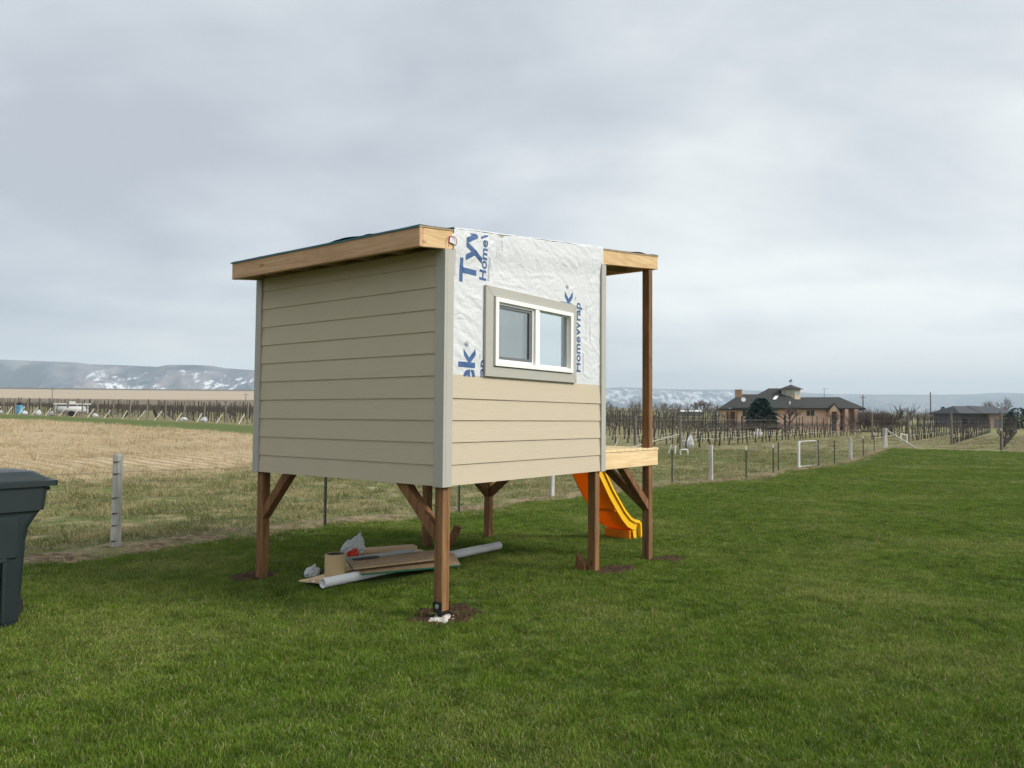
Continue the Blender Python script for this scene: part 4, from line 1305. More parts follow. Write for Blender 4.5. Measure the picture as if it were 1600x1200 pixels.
def vine_geo(b, seed, n=5, canes=7):
    """trunk and two arms along y, short pruned canes on top"""
    rd = random.Random(seed)
    x = y = 0; pts = []; rad_ = []
    for k in range(6):
        pts.append((x, y, k * .19 - .05)); rad_.append(.050 - k * .004 + rd.uniform(-.006, .008))
        x += rd.uniform(-.05, .05); y += rd.uniform(-.06, .06)
    b.tube(pts, rad_, n)
    top = pts[-1]
    for sg in (-1, 1):
        ap = [top]; ar = [.036]
        for k in range(1, 5):
            ap.append((top[0] + rd.uniform(-.04, .04), top[1] + sg * k * .23, top[2] + .08 + rd.uniform(-.05, .05))); ar.append(.032 - k * .003)
        b.tube(ap, ar, 4)
        for k in range(canes):
            s = rd.uniform(.1, .98) * 4; i = int(s); i = min(i, 3); u = s - i
            q = Vector(ap[i]).lerp(Vector(ap[i + 1]), u)
            hh = rd.uniform(.10, .38)
            b.tube([q, q + Vector((rd.uniform(-.08, .08), rd.uniform(-.08, .08), hh * .5)), q + Vector((rd.uniform(-.15, .15), rd.uniform(-.16, .16), hh))], [.013, .010, .005], 3, False)


def thin_vine(b, P, rz, sc_, seed):
    rd = random.Random(seed)
    cs, sn_ = math.cos(rz), math.sin(rz)
    def T(x, y, z): return (P[0] + (x * cs - y * sn_), P[1] + (x * sn_ + y * cs), P[2] + z * sc_)
    a, c_ = rd.uniform(-.1, .1), rd.uniform(-.12, .12)
    b.tube([T(0, 0, -.05), T(a, c_ * .5, .45), T(a * .5, c_, .95)], [.05, .042, .036], 3, False)
    b.tube([T(a, c_ - .95, 1.02 + rd.uniform(-.06, .06)), T(a * .5, c_, .95), T(a, c_ + .95, 1.02 + rd.uniform(-.06, .06))], [.022, .034, .022], 3, False)
    for k in range(7):
        y = rd.uniform(-.9, .9); h = rd.uniform(.15, .45)
        b.tube([T(a, c_ + y, 1.0), T(a + rd.uniform(-.1, .1), c_ + y + rd.uniform(-.15, .15), 1.0 + h)], [.013, .006], 3, False)


vine_mes = []
for k in range(7):
    b = MB(); vine_geo(b, 100 + k); vine_mes.append(b.mesh('grapevine', m_vine))
RZV = -math.atan2(FX, FY)
pb = MB(); pb.box(-.028, .028, -.02, .02, -.2, 1.92); vpost_me = pb.mesh('vineyard_post', m_vpost)
eb = MB(); eb.tube([(0, 0, -.2), (0, 0, 1.0), (.005, .01, 1.78)], [.078, .074, .068], 9, True, False); epost_me = eb.mesh('end_post', m_epost)
sb = MB(); sb.bar((-.06, -.30, .92), (.10, -1.05, -.05), .055, .045); stake_me = sb.mesh('anchor_stake', m_stake)


def u_of(x, y): return 800 + 1191 * x / max(y, .1)


def shows(x, y):
    u = u_of(x, y); return (-30 < u < 402) or (940 < u < 1640)


rows_v = []                                     # (n, first f, last f, block)
for k in range(0, 40):
    n_k = 15.48 + 3.05 * k
    f0 = 39.2 + min(2.2, .9 * k)
    f1 = 94 if n_k < 36 else 135 if n_k < 52 else 150
    rows_v.append((n_k, f0, f1, 0))
for n_k, f0 in ((10.6, 69.0), (7.46, 65.0), (4.30, 60.4), (1.20, 51.1), (-1.9, 47.0)):
    rows_v.append((n_k, f0, 128, 1))
ORD = ['first', 'second', 'third', 'fourth', 'fifth', 'sixth', 'seventh', 'eighth', 'ninth', 'tenth', 'eleventh', 'twelfth', 'thirteenth', 'fourteenth', 'fifteenth', 'sixteenth']


def rowname(n_k, blk):
    if blk: return {10.6: 'row running behind the white pipe stand', 7.46: 'row headed by the white pipe stand', 4.30: 'row next past the white pipe stand', 1.20: 'row with the tallest end post', -1.9: 'row at the edge of view'}[n_k]
    return ORD[min(15, int(round((n_k - 15.48) / 3.05)))] + ' vine row'


vines, posts, ends = [], [], []
for (n_k, f0, f1, blk) in rows_v:
    f = f0 + 1.0; i = 0
    while f < f1:
        for lst, ok, df in ((vines, True, 0.0), (posts, i % 3 == 2, .9)):
            if ok:
                x, y = fn2xy(f + df, n_k)
                if shows(x, y): lst.append((math.hypot(x, y), x, y, blk, n_k, f))
        f += 1.8; i += 1
    x, y = fn2xy(f0, n_k)
    if shows(x, y): ends.append((math.hypot(x, y), x, y, blk, n_k, f0))
vines.sort(); posts.sort(); ends.sort()
rv = random.Random(5)
for i, (D, x, y, blk, n_k, f) in enumerate(vines[:300]):
    o = place(vine_mes[rv.randrange(7)], 'grapevine', (x + rv.uniform(-.05, .05), y, gzf(x, y)), RZV + (math.pi if rv.random() < .5 else 0) + rv.uniform(-.08, .08), (1, 1, rv.uniform(.9, 1.12)))
    if blk: tag(o, 'bare dark grapevine in the ' + rowname(n_k, 1) + ' of the smaller block', 'vine', 'grapevines of the smaller block')
    else: tag(o, 'bare dark grapevine in the ' + rowname(n_k, 0) + ' behind the lawn fence', 'vine', 'grapevines in front of the house')
b = MB()
for i, (D, x, y, blk, n_k, f) in enumerate(vines[300:]):
    thin_vine(b, (x, y, gzf(x, y)), RZV, rv.uniform(.85, 1.15), i)
tag(b.build('distant_vines', m_vine), 'mass of bare distant grapevines filling the vineyard rows', 'vines', kind='stuff')
nl = 0
for i, (D, x, y, blk, n_k, f) in enumerate(posts[:300 - 0]):
    o = place(vpost_me, 'vineyard_post', (x, y, gzf(x, y)), RZV + rv.uniform(-.2, .2), (1 + (.25 if D > 70 else 0), 1 + (.25 if D > 70 else 0), rv.uniform(.92, 1.08)))
    o.rotation_euler.x = rv.uniform(-.02, .02); o.rotation_euler.y = rv.uniform(-.02, .02)
    if blk: tag(o, 'slim dark post in the ' + rowname(n_k, 1) + ' of the smaller block', 'post', 'posts of the smaller vineyard block')
    elif n_k > 52: tag(o, 'slim dark post in the far vineyard beyond the stubble field', 'post', 'posts of the vineyard beyond the stubble')
    else: tag(o, 'slim dark post in the ' + rowname(n_k, 0) + ' behind the lawn fence', 'post', 'posts of the vineyard by the house')
b = MB()
for (D, x, y, blk, n_k, f) in posts[300:]:
    z = gzf(x, y); b.box(x - .04, x + .04, y - .03, y + .03, z - .1, z + 1.92 * rv.uniform(.93, 1.07))
if b.v: tag(b.build('distant_vineyard_posts', m_vpost), 'scattered posts deep in the far vineyard', 'posts', kind='stuff')
for i, (D, x, y, blk, n_k, f) in enumerate(ends):
    o = place(epost_me, 'end_post', (x, y, gzf(x, y)), rv.uniform(0, 3), (1, 1, rv.uniform(.97, 1.08) * (1.2 if blk else 1.0)))
    if blk: tag(o, 'thick grey end post of the ' + rowname(n_k, 1), 'post', 'end posts of the smaller vineyard block')
    elif n_k > 52: tag(o, 'grey end post of a vine row facing the stubble field', 'post', 'end posts facing the stubble field')
    else: tag(o, 'thick grey end post of a vine row' + (' with a pale brace' if n_k < 16 else ''), 'post', None if n_k < 16 else 'end posts behind the lawn fence')
    if n_k < 16 and not blk:
        bb = MB(); bb.tube([(-.02, -.02, .82), (-2.9, -.2, .02)], .03, 6); br_ = bb.build('brace', m_stake, o); o.rotation_euler.z = 0
    if n_k > 52:
        o2 = place(stake_me, 'anchor_stake', (x, y, gzf(x, y)), RZV + rv.uniform(-.25, .25), rv.uniform(.8, 1.1))
        tag(o2, 'bleached slanting anchor stake at the end of a vine row', 'stake', 'anchor stakes at the vine row ends')
# wires and hoses of the nearest rows
for (n_k, f0, f1, blk) in [r_ for r_ in rows_v if r_[0] < 22]:
    for (hh, rr, mt, nm, lab, cat, sag) in ((1.06, .006, m_wire, 'trellis_wire', 'taut wire carrying the arms of a row of bare vines', 'wire', .01), (1.55, .005, m_wire, 'trellis_wire', 'taut upper wire strung between posts above a row of vines', 'wire', .01),
                                            (.52, .011, m_hose, 'drip_hose', 'pale drip hose hanging along a row of bare vines', 'hose', .10)):
        b = MB(); pts = []
        f = f0; i = 0
        while f < f1:
            x, y = fn2xy(f, n_k); pts.append((x + .03, y, gzf(x, y) + hh - sag * (.5 + .5 * math.sin(i * 1.9)))); f += 1.35; i += 1
        b.tube(pts, rr, 4, False)
        tag(b.build(nm, mt), lab, cat, {'trellis_wire': 'trellis wires' if hh < 1.2 else 'upper trellis wires', 'drip_hose': 'drip hoses'}[nm])

# ------------------------------------------------------------------ small things among the vines
def on(x, y): return (x, y, gzf(x, y))
o = empty('pipe_bend', on(7.94, 35.14)); tag(o, 'white pipe bent into a low hoop on the grass before the vines', 'pipe')
b = MB(); b.tube([(-.17, 0, -.05), (-.17, 0, .20), (-.13, 0, .25), (.13, .05, .25), (.17, .05, .20), (.17, .05, -.05)], .03, 8); b.build('hoop', m_pvc, o)
b = MB(); b.tube([(7.62, 35.6, gzf(7.6, 35.6) - .05), (7.62, 35.6, gzf(7.6, 35.6) + .36)], .035, 8); b.tube([(7.62, 35.6, gzf(7.6, 35.6) + .36), (7.62, 35.6, gzf(7.6, 35.6) + .41)], .05, 8)
tag(b.build('riser_pipe', m_pvc), 'short white standing pipe with a cap beside the white hoop', 'pipe')
b = MB(); b.bar((7.28, 35.6, gzf(7.3, 35.6) - .03), (7.46, 35.7, gzf(7.3, 35.6) + .44), .045, .03); tag(b.build('leaning_stake', m_stake), 'pale stake leaning in the grass next to the white standing pipe', 'stake')
b = MB(); b.bar((5.35, 40.2, gzf(5, 40) - .03), (5.62, 40.3, gzf(5, 40) + .55), .05, .03); tag(b.build('leaning_stake', m_stake), 'pale stake leaning beside the tall porch post near the vines', 'stake')
bag2 = crumple('white_sack', m_bag, 0, 0, .22, .30, .24, .30, 41, 'white plastic sack slumped against a vine trunk near the lawn', 'sack', .7)
bag2.location = on(10.13, 43.72); bag2.rotation_euler = (0, 0, .4)
o = empty('white_crate', on(21.3, 66.0)); tag(o, 'white box on short legs under the vines in front of the tan house', 'box')
b = MB(); b.box(-.36, .36, -.2, .2, .22, .50); b.box(-.18, .18, -.21, .19, .5, .78); b.build('box_body', m_tip, o, .02)
b = MB(); b.box(-.34, -.28, -.18, .18, -.05, .22); b.build('leg', m_tip, o); b = MB(); b.box(.28, .34, -.18, .18, -.05, .22); b.build('leg', m_tip, o)
o = empty('white_stand', on(28.9, 56.26)); tag(o, 'white two-legged pipe stand at the head of the smaller vineyard block', 'stand')
for x in (-.25, .22):
    b = MB(); b.tube([(x, 0, -.05), (x, 0, .62)], .05, 8); b.build('leg', m_tip, o)
b = MB(); b.tube([(-.25, 0, .60), (.22, 0, .52)], .04, 8); b.build('crossbar', m_tip, o)
b = MB(); b.tube([(27.2, 57.2, gzf(27, 57) + .25), (28.6, 56.6, gzf(28, 56) + .5)], .045, 6); tag(b.build('fallen_pole', m_stake), 'pale pole propped at an angle against the white pipe stand', 'pole')
# beyond the stubble
m_dullw = plain('dull_white_enamel', (0.50, 0.51, 0.51), 0.5, 0.15, 2)
m_blue = plain('pale_blue_plastic', (0.11, 0.33, 0.50), 0.45, 0.1, 4)
o = empty('blue_tank', on(-59.6, 92.3)); tag(o, 'pale blue upright tank with a black cap standing among the far vines', 'tank')
b = MB(); b.box(-.33, .33, -.33, .33, 0, 1.08); b.build('tank_body', m_blue, o, .05)
b = MB(); b.box(-.37, .37, -.37, .37, .74, .80); b.build('tank_band', m_blue, o, .02)
b = MB(); b.box(-.2, .2, -.2, .2, 1.08, 1.30); b.build('cap', m_tyre, o, .04)
o = empty('spray_trailer', on(-47.6, 82.6), .35); tag(o, 'long white tank trailer with a flat top rail parked behind the vine row ends', 'trailer')
b = MB(); b.tube([(-1.4, 0, .75), (-1.3, 0, .75), (1.3, 0, .75), (1.4, 0, .75)], [.2, .38, .38, .2], 14); b.build('tank', m_dullw, o)
b = MB(); b.box(-1.75, 1.75, -.25, .25, 1.26, 1.42); b.build('top_rail', m_dullw, o, .02)
b = MB(); b.box(-.25, .25, -.2, .2, 1.42, 1.60); b.build('hatch', m_tip, o, .02)
for x in (-1.5, -.5, .5, 1.5):
    b = MB(); b.box(x - .04, x + .04, -.2, .2, .3, 1.26); b.build('upright', m_dullw, o)
b = MB(); b.box(-1.7, 1.7, -.3, .3, .30, .40); b.build('chassis', m_epost, o)
for y in (-.38, .30):
    b = MB(); b.tube([(0, y, .3), (0, y + .1, .3)], .3, 16, True, False); b.build('wheel', m_tyre, o)
WB = [(62, .8), (90, .6), (42, .5), (161, .55), (276, .4), (322, .6), (12, .4)]
for k, (u, s) in enumerate(WB):
    best = min(ends, key=lambda e: abs(u_of(e[1], e[2]) - u))
    x, y = best[1] + .35, best[2] - 1.0
    o = crumple('white_bundle', m_bag, 0, 0, .2, .42 * s, .3, .34 * s, 60 + k, 'white wrapped bundle lying at the foot of a far vine row', 'bundle', .6)
    o['group'] = 'white bundles at the vine row ends'; o.location = on(x, y); o.rotation_euler = (0, 0, k * 1.3)

# ------------------------------------------------------------------ trees, shrubs
m_bark = plain('grey_bark', (0.095, 0.080, 0.070), 0.9, 0.35, 3)
m_twig = plain('winter_twigs', (0.105, 0.080, 0.072), 0.9, 0.3, 2)
m_twig2 = plain('grey_winter_twigs', (0.135, 0.115, 0.095), 0.9, 0.3, 1)


def bare_branches(b, p, d_, L, r_, lev, rd, n=4, spread=.75, kids=3):
    """a bare branch and its offspring"""
    pts = [p]; q = Vector(p); dd = Vector(d_).normalized()
    for k in range(2):
        dd = (dd + Vector((rd.uniform(-1, 1), rd.uniform(-1, 1), rd.uniform(-.3, .7))) * .18).normalized()
        q = q + dd * L / 2; pts.append(q.copy())
    b.tube(pts, [r_, r_ * .8, r_ * .6], n, False)
    if lev <= 0: return
    for k in range(kids + (lev > 1)):
        s = rd.uniform(.45, 1.0); base = Vector(pts[1]).lerp(Vector(pts[2]), (s - .5) * 2) if s > .5 else Vector(pts[0]).lerp(Vector(pts[1]), s * 2)
        nd = (dd + Vector((rd.uniform(-1, 1), rd.uniform(-1, 1), rd.uniform(-.35, .75))) * spread).normalized()
        bare_branches(b, base, nd, L * rd.uniform(.55, .8), r_ * .6, lev - 1, rd, 3, spread, kids)


def bare_tree(name, x, y, h, label, cat='tree', seed=1, trunk=.28, r_=.14, lev=4, spread=.8, mat=None, kids=3, minr=None, group=None):
    rd = random.Random(seed)
    o = tag(empty(name, on(x, y)), label, cat, group)
    b = MB(); b.tube([(0, 0, -.2), (rd.uniform(-.05, .05) * h, rd.uniform(-.03, .03) * h, h * trunk)], [r_ * 1.15, r_ * .85], 7, False)
    b.build('trunk', m_bark, o)
    b = MB()
    for k in range(4):
        a_ = k * 1.57 + rd.uniform(-.4, .4)
        bare_branches(b, Vector((0, 0, h * trunk * rd.uniform(.85, 1))), Vector((math.cos(a_) * spread, math.sin(a_) * spread, 1)), h * .34, r_ * .7, lev, rd, 5, spread, kids)
    b.build('crown', mat or m_twig, o)
    return o


def bare_shrub(name, x, y, h, wd, label, seed, stems=26, lev=3, mat=None, group=None, cat='shrub'):
    rd = random.Random(seed)
    b = MB()
    for k in range(stems):
        a_ = rd.uniform(0, 6.28); rr = rd.uniform(0, wd * .4)
        bare_branches(b, Vector((math.cos(a_) * rr, math.sin(a_) * rr * .6, -.1)), Vector((math.cos(a_) * .55, math.sin(a_) * .4, 1)), h * rd.uniform(.32, .5), .022 * h / 2, lev, rd, 3, .6, 3)
    o = b.build(name, mat or m_twig); o.location = on(x, y)
    return tag(o, label, cat, group)


m_needle, t, out = material('blue_green_needles')
c = t.mix(t.island(), (0.016, 0.048, 0.042), (0.055, 0.115, 0.10))
pbr(t, out, c, 0.8, spec=0.2)


def conifer(name, x, y, h, wd, label, seed, n=2600, shape=.75):
    rd = random.Random(seed)
    o = tag(empty(name, on(x, y)), label, 'tree')
    b = MB(); b.tube([(0, 0, -.2), (0, 0, h * .97)], [.16, .02], 6, False); b.build('trunk', m_bark, o)
    b = MB()
    for k in range(n):
        z = h * (.04 + .95 * rd.random() ** 1.25)
        a_ = rd.uniform(0, 6.28)
        lob = .8 + .3 * math.sin(a_ * 5 + z * 3.1) * math.sin(z * 5.3 + a_)
        R_ = wd * .5 * (1 - z / h) ** shape * lob + .04
        r_ = R_ * (1 - .5 * rd.random() ** 2)
        px_, py_ = math.cos(a_) * r_, math.sin(a_) * r_
        L = rd.uniform(.30, .52) * (.5 + .5 * (1 - z / h)) * h / 4
        dr = Vector((math.cos(a_ + rd.uniform(-.6, .6)), math.sin(a_ + rd.uniform(-.6, .6)), rd.uniform(-.2, .45)))
        sd = (dr.cross(Vector((0, 0, 1))).normalized() + Vector((0, 0, rd.uniform(-2, 2)))).normalized() * L * .32
        p = Vector((px_, py_, z)); q = p + dr.normalized() * L
        b.add([p - sd, p + sd, q + sd * .3, q - sd * .3], [(0, 1, 2, 3)])
    b.build('crown', m_needle, o)
    return o


def ux(u, D): return (u - 800) / 1191 * D


conifer('spruce_tree', ux(1189, 97), 97, 4.15, 4.3, 'dense blue-green conifer standing in front of the tan house', 3, 5600, .42)
conifer('spruce_tree', ux(1473, 175), 175, 4.2, 3.4, 'small dark conifer out in the far field near the grey house', 4, 1200)
conifer('spruce_tree', ux(1590, 142), 142, 4.0, 6.0, 'wide dark evergreen at the end of the grey far house', 5, 2600, .4)
bare_tree('bare_tree', ux(1234, 96), 96, 3.8, 'leafless tree before the tan house wall between its windows', seed=8, trunk=.3, r_=.13, lev=3, spread=1.1)
bare_tree('bare_tree', ux(1303, 97), 97, 2.9, 'small leafless tree before the gabled porch of the tan house', seed=9, trunk=.3, r_=.08, lev=3, spread=.9)
bare_tree('bare_tree', ux(1415, 98), 98, 4.4, 'pale leafless pruned tree standing alone past the fence corner', seed=15, trunk=.26, r_=.17, lev=3, spread=.75, kids=2, mat=m_bark)
bare_tree('bare_tree', ux(1560, 190), 190, 7.0, 'leafless round tree rising behind the grey far house', seed=21, trunk=.3, r_=.16, lev=4, spread=.9, mat=m_twig2)
bare_tree('bare_tree', ux(1098, 210), 210, 6.0, 'leafless round tree in the far tree line short of the tan house', seed=23, trunk=.25, r_=.18, lev=4, spread=.9)
for k, (u, D, h, wd) in enumerate(((1352, 104, 3.3, 4.6), (1378, 101, 3.6, 4.4), (1366, 108, 3.5, 4.5), (1394, 107, 2.6, 3.0))):
    bare_shrub('bare_shrub', ux(u, D), D, h, wd, ['dark leafless shrub touching the porch end of the tan house', 'tallest dark leafless shrub in the clump past the tan house', 'dark leafless shrub at the back of the clump past the tan house', 'low leafless shrub ending the clump past the tan house'][k], 30 + k, 30, 3, group='leafless shrubs past the house')
for k, (u, D, h) in enumerate(((1445, 185, 3.6), (1458, 188, 3.2), (1433, 180, 2.6), (1497, 190, 4.6), (1515, 220, 5))):
    bare_shrub('bare_shrub', ux(u, D), D, h, 6, 'leafless grey shrub at the far edge of the open field', 50 + k, 14, 3, m_twig2, 'leafless shrubs at the field edge')
# the line of winter trees along the horizon
b = MB(); rd = random.Random(77)
for k in range(150):
    u = rd.uniform(930, 1640); D = rd.uniform(250, 420)
    x = ux(u, D); z = gzf(x, D); h = rd.choice((2.5, 3, 3.5, 4.5, 6)) * (1.25 if u < 1120 else .85)
    for s in range(5):
        a_ = rd.uniform(0, 6.28)
        bare_branches(b, Vector((x + rd.uniform(-3, 3), D + rd.uniform(-2, 2), z - .3)), Vector((math.cos(a_) * .5, math.sin(a_) * .5, 1)), h * .45, .13, 2, rd, 3, .8, 3)
tag(b.build('treeline_shrubbery', m_twig2), 'hazy line of leafless trees and brush along the horizon', 'trees', kind='stuff')

# ------------------------------------------------------------------ the tan house
m_shing, t, out = material('dark_roof_shingle')
co = t.coord('Object')
x_, y_, z_ = t.sep(co)
c = t.mix(t.noise(co, 3.5, 4, .65), (0.040, 0.044, 0.042), (0.075, 0.080, 0.076))
ln = t.wave(t.comb(0.0, 0.0, z_), 3.2, 0.6, 1, 1, 'Z')
c = t.mix(t.math('MULTIPLY', ln, .22), c, (0.03, 0.032, 0.032))
pbr(t, out, c, 0.9, spec=0.15)
m_stucco = plain('tan_stucco', (0.72, 0.49, 0.37), 0.85, 0.07, 1.2)
m_brick = plain('tan_chimney', (0.43, 0.27, 0.17), 0.85, 0.15, 5)
m_cream = plain('cream_trim', (0.52, 0.43, 0.30), 0.7, 0.08, 2)
m_wing = plain('dark_window_glass', (0.016, 0.022, 0.026), 0.12, 0.2, 1, spec=0.6)
m_white = plain('white_enamel', (0.75, 0.76, 0.76), 0.4, 0.03, 2)
m_slate = plain('slate_wall', (0.115, 0.115, 0.125), 0.8, 0.1, 2)
m_gable = plain('pinkish_brick', (0.30, 0.225, 0.195), 0.85, 0.15, 5)
m_pale = plain('sky_tinted_glass', (0.30, 0.34, 0.31), 0.15, 0.2, 1, spec=0.6)  # cupola panes: reflected sky is painted in as a pale base colour
m_pole = plain('grey_pole', (0.10, 0.095, 0.09), 0.8, 0.2, 2)

HO = (ux(1240, 108), 108.0)
HA = math.atan2(HO[0], HO[1]); HD = math.hypot(*HO)
th_ = tag(empty('tan_house', on(*HO), -HA), 'single-storey tan house with a dark hipped roof and a small cupola beyond the vines', 'house')


def hxy(u, dy=0): return math.tan(math.atan((u - 800) / 1191) - HA) * (HD + dy)


def hip(name, x0, x1, y0, y1, ze, zr, rx0, rx1, mat, parent, fascia=.22):
    b = MB(); ym = (y0 + y1) / 2
    b.add([(x0, y0, ze), (x1, y0, ze), (x1, y1, ze), (x0, y1, ze), (rx0, ym, zr), (rx1, ym, zr), (x0, y0, ze - fascia), (x1, y0, ze - fascia), (x1, y1, ze - fascia), (x0, y1, ze - fascia)],
          [(0, 1, 5, 4), (1, 2, 5), (2, 3, 4, 5), (3, 0, 4), (6, 7, 1, 0), (7, 8, 2, 1), (8, 9, 3, 2), (9, 6, 0, 3), (9, 8, 7, 6)])
    return b.build(name, mat, parent)


def zv(v, u, dy=0):      # height above the house base of a sight line
    D = HO[1] + dy * math.cos(HA) - hxy(u, dy) * math.sin(HA); return EYE - (v - (645.99 + u * .00814)) / 1191 * D - gzf(*HO)


EV = zv(637.5, 1250)
b = MB(); b.box(hxy(1152), hxy(1300), 0, 11, -.3, EV - .15); wl = b.build('wall', m_stucco, th_)
b = MB(); b.box(hxy(1300), hxy(1340), 1.6, 10, -.3, EV - .15); b.build('wall', m_stucco, th_)
hip('roof', hxy(1216), hxy(1352), -.7, 11.7, EV, zv(620.5, 1280, 5), hxy(1237, 5), hxy(1312, 5), m_shing, th_)
hip('roof', hxy(1146), hxy(1262), -.75, 14, EV + .005, zv(606.5, 1210, 6), hxy(1201, 6), hxy(1217, 6), m_shing, th_)
hip('roof', hxy(1123), hxy(1215), -.65, 9.8, EV - .12, zv(615.8, 1170, 4), hxy(1156, 4), hxy(1205, 4), m_shing, th_)
# cupola
cu_x, cu_y = hxy(1236, 4), 5.0
b = MB(); n = 8; z0, z1 = zv(619, 1236, 5), zv(608, 1236, 5)
rr = 1.42
b.add([(cu_x + rr * math.cos(2 * math.pi * (k + .5) / n), cu_y + rr * math.sin(2 * math.pi * (k + .5) / n), z) for z in (z0 - .5, z1) for k in range(n)],
      [(k, (k + 1) % n, n + (k + 1) % n, n + k) for k in range(n)])
cup = b.build('cupola', m_cream, th_)
b = MB(); r2 = 1.85
b.add([(cu_x + r2 * math.cos(2 * math.pi * (k + .5) / n), cu_y + r2 * math.sin(2 * math.pi * (k + .5) / n), z1 - .02) for k in range(n)] + [(cu_x, cu_y, zv(601, 1236, 5))],
      [(k, (k + 1) % n, n) for k in range(n)] + [tuple(reversed(range(n)))])
b.build('cupola_roof', m_shing, cup)
for k in (4, 5, 6):
    a_ = 2 * math.pi * (k + 1) / n; rm = rr * math.cos(math.pi / n) + .015
    cx_, cy2 = cu_x + rm * math.cos(a_), cu_y + rm * math.sin(a_); tx, ty = -math.sin(a_) * .36, math.cos(a_) * .36
    b = MB(); b.add([(cx_ - tx, cy2 - ty, z0 + .12), (cx_ + tx, cy2 + ty, z0 + .12), (cx_ + tx, cy2 + ty, z1 - .15), (cx_ - tx, cy2 - ty, z1 - .15)], [(0, 1, 2, 3)]); b.build('cupola_window', m_pale, cup)
zt_ = zv(601, 1236, 5)
b = MB(); b.tube([(cu_x, cu_y, zt_ - .1), (cu_x, cu_y, zt_ + .62)], .03, 5); b.bar((cu_x - .3, cu_y, zt_ + .32), (cu_x + .3, cu_y, zt_ + .32), .03, .03)
b.add([(cu_x - .28, cu_y - .02, zt_ + .45), (cu_x - .05, cu_y - .02, zt_ + .42), (cu_x + .22, cu_y - .02, zt_ + .62), (cu_x + .10, cu_y - .02, zt_ + .80), (cu_x - .1, cu_y - .02, zt_ + .62), (cu_x - .26, cu_y - .02, zt_ + .66)], [(0, 1, 2, 3, 4, 5)])
b.build('weather_vane', m_pole, th_)
b = MB(); xa, xb = hxy(1149, 4), hxy(1159.5, 4); b.box(xa, xb, 3.4, 4.6, EV, zv(609.6, 1155, 4)); ch = b.build('chimney', m_brick, th_)
b = MB(); b.box(xa - .08, xb + .08, 3.32, 4.68, zv(609.6, 1155, 4), zv(608.8, 1155, 4)); b.build('chimney_cap', m_brick, ch)
zz_ = zv(624.5, 1161.5)
b = MB(); xc = hxy(1161.5)
b.tube([(xc, -.62 + .9, zz_), (xc + .02, -.72 + .9, zz_ + .02)], [.30, .33], 14); b.tube([(xc, .3, zz_ - .3), (xc, .4, zz_)], .03, 5); b.build('satellite_dish', m_white, th_)
slope_n = lambda z: (z - EV) / (zv(606.5, 1210, 6) - EV) * 7.37 - .75
za_, zb_ = zv(623.6, 1209), zv(619.0, 1214)
b = MB(); xa, xb = hxy(1207.5, 1.5), hxy(1216, 1.5)
b.hexa([(xa, slope_n(za_) - .25, za_), (xa + .45, slope_n(za_) - .25, za_), (xb, slope_n(zb_) - .25, zb_ + .05), (xb - .45, slope_n(zb_) - .25, zb_ + .05)],
       [(xa, slope_n(za_) - .05, za_ + .1), (xa + .45, slope_n(za_) - .05, za_ + .1), (xb, slope_n(zb_) - .05, zb_ + .15), (xb - .45, slope_n(zb_) - .05, zb_ + .15)])
b.build('skylight', m_white, th_)
b = MB(); b.tube([(hxy(1234), .6, EV), (hxy(1234), .6, EV + .95)], .10, 8); b.build('vent_pipe', m_white, th_)
b = MB(); xa = hxy(1288, 5); b.tube([(xa, 5, zv(622, 1288, 5)), (xa, 5, zv(606.5, 1288, 5))], .03, 5); b.bar((xa - .3, 5, zv(607.5, 1288, 5)), (xa + .5, 5, zv(607.5, 1288, 5)), .03, .03); b.build('antenna', m_pole, th_)


def house_window(u0, u1, v0, v1, parent, panes=2, y=-.02):
    x0, x1 = hxy(u0), hxy(u1); zt, zb_ = zv(v0, u0), zv(v1, u0)
    b = MB(); b.box(x0 - .07, x1 + .07, y - .03, y + .02, zb_ - .07, zt + .07); fr_ = b.build('window', m_cream, parent)
    for k in range(panes):
        a = x0 + (x1 - x0) * k / panes + .04; c_ = x0 + (x1 - x0) * (k + 1) / panes - .04
        b = MB(); b.box(a, c_, y - .05, y - .032, zb_, zt); b.build('pane', m_wing, fr_)


house_window(1160, 1166, 638.5, 650.5, th_, 1)
house_window(1168.5, 1174.5, 638.5, 650.5, th_, 1)
house_window(1260, 1272.5, 641.5, 649.5, th_, 2)
# gabled entry and porch
xg0, xg1 = hxy(1294), hxy(1311)
zg = zv(631.5, 1303)
b = MB(); b.add([(xg0, -1.3, EV - .5), (xg1, -1.3, EV - .5), ((xg0 + xg1) / 2, -1.3, zg), (xg0, 2.6, EV - .5), (xg1, 2.6, EV - .5), ((xg0 + xg1) / 2, 2.6, zg)], [(0, 1, 2), (3, 5, 4), (0, 3, 4, 1)]); b.build('gable', m_stucco, th_)
b = MB(); xm = (xg0 + xg1) / 2
for sg in (0, 1):
    xe = (xg0 - .25, xg1 + .25)[sg]
    b.hexa([(xe, -1.45, EV - .62), (xm, -1.45, zg + .02), (xm, 3.5, zg + .02), (xe, 3.5, EV - .62)], [(xe, -1.45, EV - .50), (xm, -1.45, zg + .14), (xm, 3.5, zg + .14), (xe, 3.5, EV - .50)])
b.build('gable_roof', m_shing, th_)
for u in (1296, 1309, 1322, 1337):
    b = MB(); x = hxy(u); b.box(x - .22, x + .22, -1.2, -.8, -.2, EV - .5 if u < 1312 else EV - .16); b.build('column', m_stucco, th_)
b = MB(); b.box(hxy(1300), hxy(1305), -.03, .02, 0, 2.1); b.build('door', m_wing, th_)
b = MB(); b.box(hxy(1313), hxy(1317.5), 1.55, 1.62, .0, 2.1); b.build('door', m_wing, th_)
